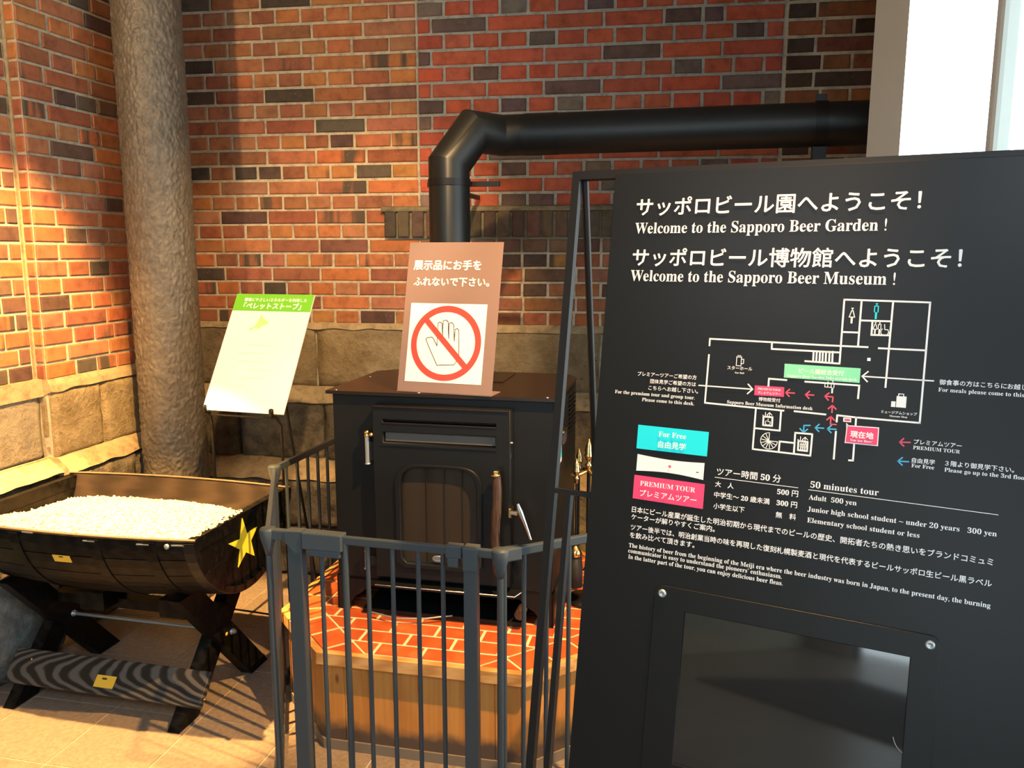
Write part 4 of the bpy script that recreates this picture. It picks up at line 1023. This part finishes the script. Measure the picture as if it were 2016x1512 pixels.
# ================================================================== GREEN INFORMATION EASEL
ebl = CP+ray(398, 806)*(3.18/FPX)
LE = R(31); EW, EH = .362, .512
es = thing('display_easel', 'thin black wire easel behind the barrel trough holding the white board', 'easel', (ebl.x, ebl.y, 0), -R(17))
brd = thing('information_board', 'white stove information board with lime green heading propped on wire easel', 'board', (ebl.x, ebl.y, ebl.z), -R(17))
pl_ = MB().box(0, EW, 0, EH, -.006, 0, bev=.0008).build('board_panel', M['paper'], brd); pl_.rotation_euler = (PI/2-LE, 0, 0)
flat(pl_, [(0.001, EH-.078), (EW-.001, EH-.078), (EW-.001, EH-.001), (.001, EH-.001)], M['lime'], name='green_heading')
lettering(pl_, '環境にやさしいエネルギーを利用した', .045, .335, EH-.036, M['white'], fat=.03, z=.0022)
lettering(pl_, '「ペレットストーブ」', .050, .315, EH-.070, M['white'], fat=.045, z=.0022)
hk_ = [(0, 0), (.012, .008), (.020, .030), (.026, .052), (.032, .060), (.040, .048), (.056, .036), (.072, .028), (.066, .018), (.048, .012), (.036, .000), (.030, -.006), (.022, .002), (.006, -.004), (-.004, -.012), (-.010, -.004)]
flat(pl_, [(.115+x, EH-.155+y) for x, y in hk_], M['palegreen'], name='island_map')
for k, (a, b) in enumerate(((.12, .26), (.09, .23), (.10, .25), (.16, .27), (.12, .25), (.08, .17))):
    strokes(pl_, [[(a+i*.012, EH-.23-k*.035), (a+i*.012+.006, EH-.23-k*.035)] for i in range(int((b-a)/.012))], .0035, M['faint'], name='faint_line')
def ee(u, v, z): return Vector((u, v, z))
zb0 = ebl.z
for u in (.028, .325):
    MB().tube([ee(u, -.022, zb0+.012), ee(u, -.016, zb0-.004), ee(u, .006, zb0-.012), ee(u+(-.004 if u < .1 else .012), .022, zb0-.05), ee(u+(-.006 if u < .1 else .012), .03, .006)], .0055, 8).build('front_leg', M['black_metal'], es)
    MB().lathe([(.003, -.004), (.009, 0), (.009, .022), (.005, .026)], 12, (u, -.022, zb0-.002)).build('rubber_hook', M['black_metal'], es)
MB().tube([ee(.028, .01, zb0-.02), ee(.335, .01, zb0-.02)], .004, 8).build('cross_rod', M['black_metal'], es)
MB().tube([ee(.18, .01+.014, zb0-.01), ee(.18, EH*.8*math.sin(LE)+.016, zb0+EH*.8*math.cos(LE))], .005, 8).build('back_rod', M['black_metal'], es)
MB().tube([ee(.18, EH*.78*math.sin(LE)+.018, zb0+EH*.78*math.cos(LE)), ee(.29, .34, .006)], .0055, 8).build('rear_leg', M['black_metal'], es)
MB().tube([ee(.03, .026, .12), ee(.335, .026, .12)], .004, 8).build('cross_rod', M['black_metal'], es)

# ================================================================== BARREL TROUGH ON TRESTLE
BA2 = R(13.0); T1 = Vector((math.cos(BA2), -math.sin(BA2), 0)); T2 = Vector((math.sin(BA2), math.cos(BA2), 0))
BO = Vector((-1.343, 2.720, 0)); UE, RIM, ZC = .470, .700, .742
bt_ = thing('barrel_trough', 'half barrel trough stained black with yellow star, full of pellets on trestle', 'trough', BO, -BA2)
def brad(u): return .303 + .034*(1-(u/UE)**2)
def bpt(u, th, off=0.0):
    r = brad(u)+off; return Vector((u, r*math.sin(th), ZC-r*math.cos(th)))
# staves: th from -thm to thm (0 = bottom); rim where z = RIM
NSTV = 13
def thm(u, off=0): return math.acos((ZC-RIM)/(brad(u)+off))
for k in range(NSTV):
    mb = MB(); V = []; F = []; nu = 16
    for i in range(nu+1):
        u = -UE + 2*UE*i/nu; tm = thm(u)
        for (tt, off) in ((k/NSTV, 0), ((k+.5)/NSTV, .0), ((k+1)/NSTV, 0), ((k+1)/NSTV, -.021), ((k+.5)/NSTV, -.021), (k/NSTV, -.021)):
            th = -tm+2*tm*tt; e = .0016/.3
            if abs(tt-k/NSTV) < 1e-6: th += e
            if abs(tt-(k+1)/NSTV) < 1e-6: th -= e
            V.append(bpt(u, th, off))
    for i in range(nu):
        for q in range(6): a = i*6+q; b = i*6+(q+1) % 6; F.append((a, b, b+6, a+6))
    F += [tuple(range(6)), tuple(range(nu*6, nu*6+6))]
    mb.add(V, F); mb.build('stave', M['barrel'] if 0 < k < NSTV-1 else M['barrel'], bt_)
# inner lining of the long sides (browner) and worn rim
for sgn in (-1, 1):
    V = []; F = []; nu = 16
    for i in range(nu+1):
        u = (-UE+.02) + 2*(UE-.02)*i/nu; tm = thm(u, -.0225)
        for th in (tm*.995, tm*.86, tm*.7): V.append(bpt(u, sgn*th, -.0225))
    for i in range(nu):
        for q in range(2): a = i*3+q; F.append((a, a+1, a+4, a+3))
    MB().add(V, F, True).build('inner_face', M['barrel_in'], bt_)
    MB().tube([(u_, sgn*math.sqrt((brad(u_)-.010)**2-(ZC-RIM)**2), RIM+.0005) for u_ in [-UE+2*UE*i/16 for i in range(17)]], .0042, 6).build('worn_rim', M['edge_wood'], bt_)
# hoops
for u0 in (-.458, -.33, -.145, .145, .33, .454):
    V = []; F = []; n_ = 26
    for j in range(n_+1):
        for (du, off) in ((-.018, .0004), (-.018, .0028), (.018, .0028), (.018, .0004)):
            u = max(-UE, min(UE, u0+du)); th = -thm(u)*.985+2*thm(u)*.985*j/n_; V.append(bpt(u, th, off))
    for j in range(n_):
        for q in range(4): a = j*4+q; b = j*4+(q+1) % 4; F.append((a, b, b+4, a+4))
    F += [(0, 1, 2, 3), tuple(range(n_*4, n_*4+4))]
    MB().add(V, F).build('hoop', M['barrel'] if abs(u0) < .44 else M['black_metal'], bt_)
# heads
for sgn, u0 in ((1, .442), (-1, -.450)):
    r = brad(u0)-.022; tm = math.acos((ZC-RIM+.004)/r)
    pts = [(r*math.sin(-tm+2*tm*j/28), ZC-r*math.cos(-tm+2*tm*j/28)) for j in range(29)]
    # boards of the head, stacked from rim down
    zs = [RIM-.004, RIM-.052, RIM-.135, RIM-.25]
    for a, b in zip(zs[:-1], zs[1:]):
        P = [Vector(p) for p in pts]; P = clip(P, Vector((0, a-.0008)), Vector((0, -1))); P = clip(P, Vector((0, b+.0008)), Vector((0, 1)))
        if len(P) < 3: continue
        o = MB().prism([tuple(q) for q in P], u0-.013, u0+.013, lambda x, y, d: Vector((d, x, y))).build('head_board', M['barrel'], bt_)
star = [U for U in ()]
def bl_(x, y, u):
    q = hit(x, y, BO+T1*u, T1)-BO; return (q.dot(T2), q.z)
sc0 = bl_(478, 1066, .4555); sr = .083
# five-point star measured on the head
tips = [bl_(476, 1020, .4555), bl_(505, 1037, .4555), bl_(500, 1094, .4555), bl_(468, 1117, .4555), bl_(449, 1071, .4555)]
inn_px = [(490, 1046), (494, 1070), (482, 1086), (471, 1076), (473, 1058)]
inn_px = [(485, 1050), (493, 1064), (483, 1087), (472, 1082), (472, 1061)]
poly = []
for a, b in zip(tips, [bl_(*p, .4555) for p in inn_px]): poly += [a, b]
MB().prism(poly, .4553, .4585, lambda x, y, d: Vector((d, x, y))).build('yellow_star', M['yellow'], bt_)
# stickers, staples, bolts on the front
def bfront(x, y):
    # nearest point on the bulging front seen through a pixel
    r = ray(x, y).normalized(); best = None
    for i in range(4000):
        p = CP+r*(1.9+i*.0006); d = p-BO; u, v, z = d.dot(T1), d.dot(T2), d.z
        if abs(u) <= UE+.05 and z < RIM+.03 and math.hypot(v, z-ZC) <= brad(u)+.001: return Vector((u, v, z))
    return None
def bpatch(name, cpx, w_, h_, m, off=.004):
    c0 = bfront(*cpx)
    if c0 is None: return None
    th0 = math.atan2(c0.y, ZC-c0.z); rr = brad(c0.x)
    V = [bpt(c0.x+a*w_/2, th0+b*h_/2/rr, off) for b in (-1, 0, 1) for a in (-1, 1)] + [bpt(c0.x+a*w_/2, th0+b*h_/2/rr, off-.0025) for b in (-1, 0, 1) for a in (-1, 1)]
    return MB().add(V, [(0, 1, 3, 2), (2, 3, 5, 4), (6, 8, 9, 7), (8, 10, 11, 9), (0, 6, 7, 1), (4, 5, 11, 10), (0, 2, 8, 6), (2, 4, 10, 8), (1, 7, 9, 3), (3, 9, 11, 5)]).build(name, m, bt_)
bpatch('gold_sticker', (123, 1099), .062, .026, M['gold']); bpatch('sticker_mark', (121, 1095), .014, .004, M['ink'], .0046)
for x, y in ((54, 1047), (175, 1064), (281, 1071), (350, 1073)): bpatch('staple', (x, y+1), .040, .004, M['zinc'], .0036)
c0 = bfront(329, 1076)
if c0: MB().lathe([(.0085, 0), (.0085, .004), (.005, .006)], 14, c0, Matrix.Rotation(R(85), 4, 'X')).build('bolt', M['zinc'], bt_)
# trestle: two X frames, tie rod, foot plank
def beam(p, q, wd, th, u, ext0=0, ext1=0):
    p = Vector(p); q = Vector(q); d = (q-p).normalized(); n_ = Vector((-d.y, d.x))*wd/2
    P = [p-n_, p+n_, q+n_, q-n_]
    return MB().prism([tuple(x) for x in P], u-th/2, u+th/2, lambda x, y, dd: Vector((dd, x, y)))
def cut_foot(mb_obj): return mb_obj
def leg_poly(v0, v1, zt_, wd, u, th):
    # parallelogram: foot cut level with the floor, top end square
    d = Vector((v1-v0, zt_)).normalized(); n_ = Vector((-d.y, d.x))*wd/2; k = wd/2/abs(d.y)
    P = [(v0-k, 0), (v0+k, 0), tuple(Vector((v1, zt_))-n_*(1 if d.x > 0 else -1)), tuple(Vector((v1, zt_))+n_*(1 if d.x > 0 else -1))]
    return MB().prism(P, u-th/2, u+th/2, lambda x, y, dd: Vector((dd, x, y)))
for ua, ub in ((.288, .3135), (-.357, -.345)):
    MB().prism([(-.213, 0), (-.105, 0), (.270, .412), (.162, .412)], ua-.022, ua+.022, lambda x, y, dd: Vector((dd, x, y))).build('trestle_leg', M['barrel'], bt_)
    MB().prism([(.306, 0), (.192, 0), (-.200, .452), (-.086, .452)], ub-.0225, ub+.0225, lambda x, y, dd: Vector((dd, x, y))).build('trestle_leg', M['barrel'], bt_)
MB().tube([(-.380, .075, .224), (.352, .075, .224)], .0065, 12).build('tie_rod', M['zinc'], bt_)
for u in (-.384, -.322, .338): MB().lathe([(.012, 0), (.012, .008), (.008, .009), (.008, .016)], 6 if u > 0 else 12, (u-.004, .075, .224), Matrix.Rotation(R(90), 4, 'Y')).build('nut', M['zinc'], bt_)
MB().lathe([(.007, 0), (.007, .004)], 10, (.334, .045, .228), Matrix.Rotation(R(90), 4, 'Y')).build('screw_cap', M['gold'], bt_)
d = Vector((.375, .412)).normalized(); nrm = Vector((-d.y, d.x))
p0 = Vector((-.213, 0))+d*.082; p1 = p0+d*.122
pk = MB(); pk.box(-.408, .362, 0, .118, 0, .024, bev=.003)
pko = pk.build('foot_plank', M['plank'], bt_)
pko.location = (0, p0.x, p0.y); pko.rotation_euler = (math.atan2(d.y, d.x), 0, 0)
MB().box(-.052, .024, .022, .062, .0240, .0250).build('gold_sticker', M['gold'], pko); MB().box(-.028, -.010, .048, .054, .0250, .0254).build('sticker_mark', M['ink'], pko)
for x, y in ((-.335, .085), (.372, .030)): MB().lathe([(.0045, .0235), (.0045, .0252), (.002, .0258)], 10, (x, y, 0)).build('screw', M['brass'], pko)
# wooden cradle blocks under the barrel
for u in (-.12, .2): MB().box(u-.05, u+.05, -.06, .06, .318, .385, bev=.004).build('cradle_block', M['barrel'], bt_)
MB().box(-.34, .34, 0.01, .066, .30, .335).build('stretcher', M['barrel'], bt_)

# pellets: heap surface plus loose pellets
def heap_z(u, v):
    e = min(UE-.045-abs(u), .26-abs(v)); base = RIM-.088
    bulge = .066*math.exp(-((u+.02)**2/.12+(v+.05)**2/.045)) + .036*(v < 0)*min(1, -v/.2) - .035*max(0, u-.2)/.2*max(0, v+.1)/.3
    return base+bulge+noise.noise(Vector((u*9, v*9, 1)))*.006
V = []; F = []; nu, nv = 60, 40
for i in range(nu+1):
    u = -.430+.860*i/nu; r = brad(u)-.024
    for j in range(nv+1):
        v = -1+2*j/nv; vv = v*.268
        lim = math.sqrt(max(0, r*r-(ZC-heap_z(u, vv))**2)); vv = max(-lim, min(lim, v*(lim)))
        V.append((u, vv, heap_z(u, vv)))
for i in range(nu):
    for j in range(nv): a = i*(nv+1)+j; F.append((a, a+1, a+nv+2, a+nv+1))
hp = MB(); hp.add(V, F, True)
for k in range(5200):
    u = rnd.uniform(-.425, .425); r = brad(u)-.03; v = rnd.uniform(-.268, .268); z = heap_z(u, v)+rnd.uniform(-.002, .004)
    if math.hypot(v, ZC-z) > r: continue
    L_ = rnd.uniform(.005, .010); a = rnd.uniform(0, PI); el = rnd.uniform(-.5, .5); dd = Vector((math.cos(a)*math.cos(el), math.sin(a)*math.cos(el), math.sin(el)))
    s1_ = dd.cross(Vector((0, 0, 1))).normalized()*.0034; s2_ = dd.cross(s1_).normalized()*.0034; c = Vector((u, v, z))
    P = []
    for e in (-1, 1):
        for q in range(5): t = 2*PI*q/5; P.append(c+dd*L_*e+s1_*math.cos(t)+s2_*math.sin(t))
    hp.add(P, [(q, (q+1) % 5, (q+1) % 5+5, q+5) for q in range(5)]+[(4, 3, 2, 1, 0), (5, 6, 7, 8, 9)])
ho = hp.build('wood_pellets', M['pellet'], fix=False)
ho.location = BO; ho.rotation_euler = (0, 0, -BA2); tag(ho, 'heap of pale wood fuel pellets filling the half barrel trough', 'pellets', kind='stuff')
# a few spilled on the head's ledge
lp = MB()
for k in range(60):
    v = rnd.uniform(-.27, .0); c = Vector((rnd.uniform(.433, .451), v, RIM-.001)); a = rnd.uniform(0, PI); dd = Vector((math.cos(a), math.sin(a), 0))*.006; n_ = Vector((-dd.y, dd.x, 0)).normalized()*.003
    lp.add([c-dd-n_, c-dd+n_, c+dd+n_, c+dd-n_]+[q+Vector((0, 0, .005)) for q in (c-dd-n_, c-dd+n_, c+dd+n_, c+dd-n_)], [(0, 1, 2, 3), (4, 5, 6, 7), (0, 1, 5, 4), (1, 2, 6, 5), (2, 3, 7, 6), (3, 0, 4, 7)])
lo_ = lp.build('wood_pellets', M['pellet'], fix=False); lo_.location = BO; lo_.rotation_euler = (0, 0, -BA2)
tag(lo_, 'thin line of spilled pellets on the ledge above the yellow star', 'pellets', kind='stuff')

# ================================================================== SAFETY GATE
ZG = .82
C1, C2, C3, C4 = onz(540, 917, ZG), onz(527, 1040, ZG), onz(985, 1082, ZG), onz(1160, 1050, ZG)
C0d = (onz(640, 870, ZG)-C1); C0d.z = 0; C0 = C1+C0d.normalized()*.70
C4d = (C4-C3).normalized(); C4e = C3+C4d*.74
for q in (C0, C1, C2, C3, C4e): q.z = 0
gt = thing('safety_gate', 'dark grey metal safety gate of upright bars fencing the stove hearth', 'gate', C2)
def gl_(p, z=0): return Vector((p.x-C2.x, p.y-C2.y, z))
def rail(a, b, z0, z1, th, name, m=M['gate']):
    d = (b-a); ln = d.length; ang = math.atan2(d.y, d.x)
    mt = Matrix.Translation(gl_(a)) @ Matrix.Rotation(ang, 4, 'Z')
    return MB().box(0, ln, -th/2, th/2, z0, z1, mt, bev=.003).build(name, m, gt)
def bar(p, r=.0062, z0=.03, z1=ZG-.02, name='bar', n=10):
    return MB().tube([gl_(p, z0), gl_(p, z1)], r, n).build(name, M['gate'], gt)
for (a, b, nb) in ((C0, C1, 9), (C1, C2, 10), (C3, C4e, 11)):
    rail(a, b, ZG-.024, ZG, .014, 'top_rail'); rail(a, b, .02, .044, .014, 'bottom_rail')
    for k in range(1, nb): bar(a+(b-a)*(k/nb))
# front panel: fixed post, latch post, swinging door with thick posts
dF = (C3-C2).normalized()
def along(px, y=1200):
    q = hit(px, y, C2, Vector((-dF.y, dF.x, 0))); q.z = 0; return (q-C2).dot(dF)
rail(C2, C2+dF*along(590), ZG-.026, ZG-.002, .014, 'top_rail')
rail(C2+dF*along(604), C2+dF*along(916), ZG-.024, ZG-.002, .015, 'top_rail'); rail(C2+dF*along(942), C3, ZG-.024, ZG-.002, .015, 'top_rail')
rail(C2, C3, .004, .024, .018, 'bottom_rail')
for x in (637, 727, 775, 825, 873): bar(C2+dF*along(x))
bar(C2+dF*along(683), .0088)
for x0_, x1_, nm in ((576, 604, 'latch_post'), (916, 942, 'hinge_post')):
    a, b = along(x0_), along(x1_); rail(C2+dF*a, C2+dF*b, .02, ZG-.012, .030, nm)
for p in (C1, C2, C3, C0, C4e): bar(p, .0088, .0, ZG-.01, 'corner_post', 14)
bar(C3+C4d*.012, .006)
# corner hinges: rounded caps
for p in (C1, C2, C3):
    MB().lathe([(.009, ZG-.075), (.014, ZG-.05), (.020, ZG-.030), (.022, ZG-.004), (.020, ZG+.001)], 20, gl_(p)).build('corner_hinge', M['gate_plastic'], gt)
    MB().lathe([(.016, .004), (.018, .03), (.010, .06)], 16, gl_(p)).build('corner_hinge', M['gate_plastic'], gt)
# latch housing
ang = math.atan2(dF.y, dF.x); mt = Matrix.Translation(gl_(C2)) @ Matrix.Rotation(ang, 4, 'Z')
la, lb = along(600, 1060), along(677, 1060)
lh = MB().box(la, lb, -.020, .016, ZG-.042, ZG+.004, mt, bev=.003).build('latch_housing', M['gate_plastic'], gt)
MB().box(la+.016, lb-.006, -.018, .014, ZG-.060, ZG-.042, mt, bev=.003).build('latch_button', M['gate_plastic'], lh)
lk = along(560, 1060); lk2 = along(599, 1060)
MB().prism([(lk+.010, ZG+.002), (lk2, ZG+.004), (lk2, ZG-.056), (lk2-.020, ZG-.056), (lk+.012, ZG-.030)], -.017, .017, lambda a, b, d: mt @ Vector((a, d, b))).build('latch_catch', M['gate_plastic'], gt)
MB().box(.012, lk+.014, -.012, .012, ZG-.028, ZG+.0, mt, bev=.003).build('rail_sleeve', M['gate_plastic'], gt)
ha, hb_ = along(880, 1075), along(911, 1075); MB().box(ha, hb_, -.014, .014, ZG-.030, ZG+.003, mt, bev=.003).box(ha+.004, hb_-.008, -.012, .012, ZG-.055, ZG-.030, mt, bev=.003).build('rail_sleeve', M['gate_plastic'], gt)
ha, hb_ = along(914, 1075), along(943, 1075); MB().box(ha, hb_, -.019, .019, ZG-.060, ZG+.003, mt, bev=.004).build('post_cap', M['gate_plastic'], gt)
m3 = Matrix.Translation(gl_(C3)) @ Matrix.Rotation(math.atan2(C4d.y, C4d.x), 4, 'Z')
MB().box(.010, .055, -.014, .014, ZG-.032, ZG+.002, m3, bev=.004).build('rail_sleeve', M['gate_plastic'], gt)

# ================================================================== FIRE TOOLS
def finial(mb, o, s=1.0, rot=None):
    prof = [(.004, 0), (.009, .004), (.006, .010), (.010, .016), (.010, .021), (.005, .027), (.012, .040), (.0135, .046), (.010, .050), (.0115, .060), (.008, .072), (.003, .084), (.0005, .090)]
    return mb.lathe([(r*s, z*s) for r, z in prof], 16, o)
def at_y(x, y, Y): q = hit(x, y, (0, Y, 0), (0, 1, 0)); return q
tb_ = at_y(1158, 1000, 2.74)
ft = thing('fire_tool_stand', 'black companion stand with brass flame finial beside the stove', 'stand', (tb_.x, tb_.y, ZH+.0015))
hz = at_y(1152, 925, 2.74).z-ZH
MB().lathe([(.075, 0), (.075, .008), (.03, .016), (.010, .022)], 24).build('base', M['black_metal'], ft)
MB().tube([(0, 0, .02), (0, 0, hz)], .0065, 12).build('pole', M['black_metal'], ft)
finial(MB(), (0, 0, hz-.01), 1.35).build('finial', M['brass'], ft)
MB().tube([(-.062, -.012, hz-.012), (-.03, -.010, hz-.016), (0, 0, hz-.002), (.03, .010, hz-.016), (.062, .012, hz-.012)], .0055, 10).tube([(-.012, .055, hz-.012), (0, 0, hz-.003), (.012, -.055, hz-.012)], .005, 10).build('hook_arm', M['brass'], ft)
def tool(name, label, cat, dx, dy, zbot, ztop):
    t = thing(name, label, cat, (tb_.x+dx, tb_.y+dy, ZH+zbot), 0, 'fire tools on the companion stand'); h_ = ztop-zbot
    MB().tube([(0, 0, .07), (0, 0, h_)], .0042, 10).build('shaft', M['black_metal'], t)
    finial(MB(), (0, 0, h_-.004), 1.0).build('finial', M['brass'], t); return t, h_
t, h_ = tool('hearth_brush', 'hanging hearth brush with brass collar and black bristles', 'brush', -.045, -.035, .055, hz-.035)
MB().lathe([(.004, .165), (.010, .160), (.020, .142), (.025, .128)], 18).build('brass_collar', M['brass'], t)
V = []; bb = MB()
for k in range(260):
    a = rnd.uniform(0, 2*PI); r = .022*math.sqrt(rnd.random()); x, y = r*math.cos(a), r*math.sin(a); f_ = 1.15+rnd.random()*.3; zz = rnd.uniform(0, .012)
    bb.add([(x-.0008, y, .13), (x+.0008, y, .13), (x*f_+.0005, y*f_+rnd.uniform(-.002, .002), zz), (x, y+.001, .13)], [(0, 1, 2), (0, 2, 3), (1, 3, 2)])
bo = bb.build('bristles', M['bristle'], t, fix=False)
MB().lathe([(.020, .128), (.024, .08), (.026, .015)], 18).build('bristle_core', M['bristle'], t)
t, h_ = tool('fire_poker', 'slim black fire poker hanging nearest the stove side', 'poker', -.030, .045, .05, hz-.02)
MB().tube([(0, 0, .08), (0, 0, .02), (.006, 0, .0)], [.0042, .0035, .001], 8).tube([(0, 0, .05), (.020, 0, .045), (.026, 0, .06)], [.0035, .003, .001], 8).build('poker_tip', M['black_metal'], t)
t, h_ = tool('ash_shovel', 'black ash shovel hanging behind the signboard edge', 'shovel', .050, -.02, .05, hz-.03)
MB().box(-.035, .035, -.002, .002, 0, .10).box(-.035, -.032, -.002, -.014, 0, .09).box(.032, .035, -.002, -.014, 0, .09).build('shovel_blade', M['black_metal'], t)
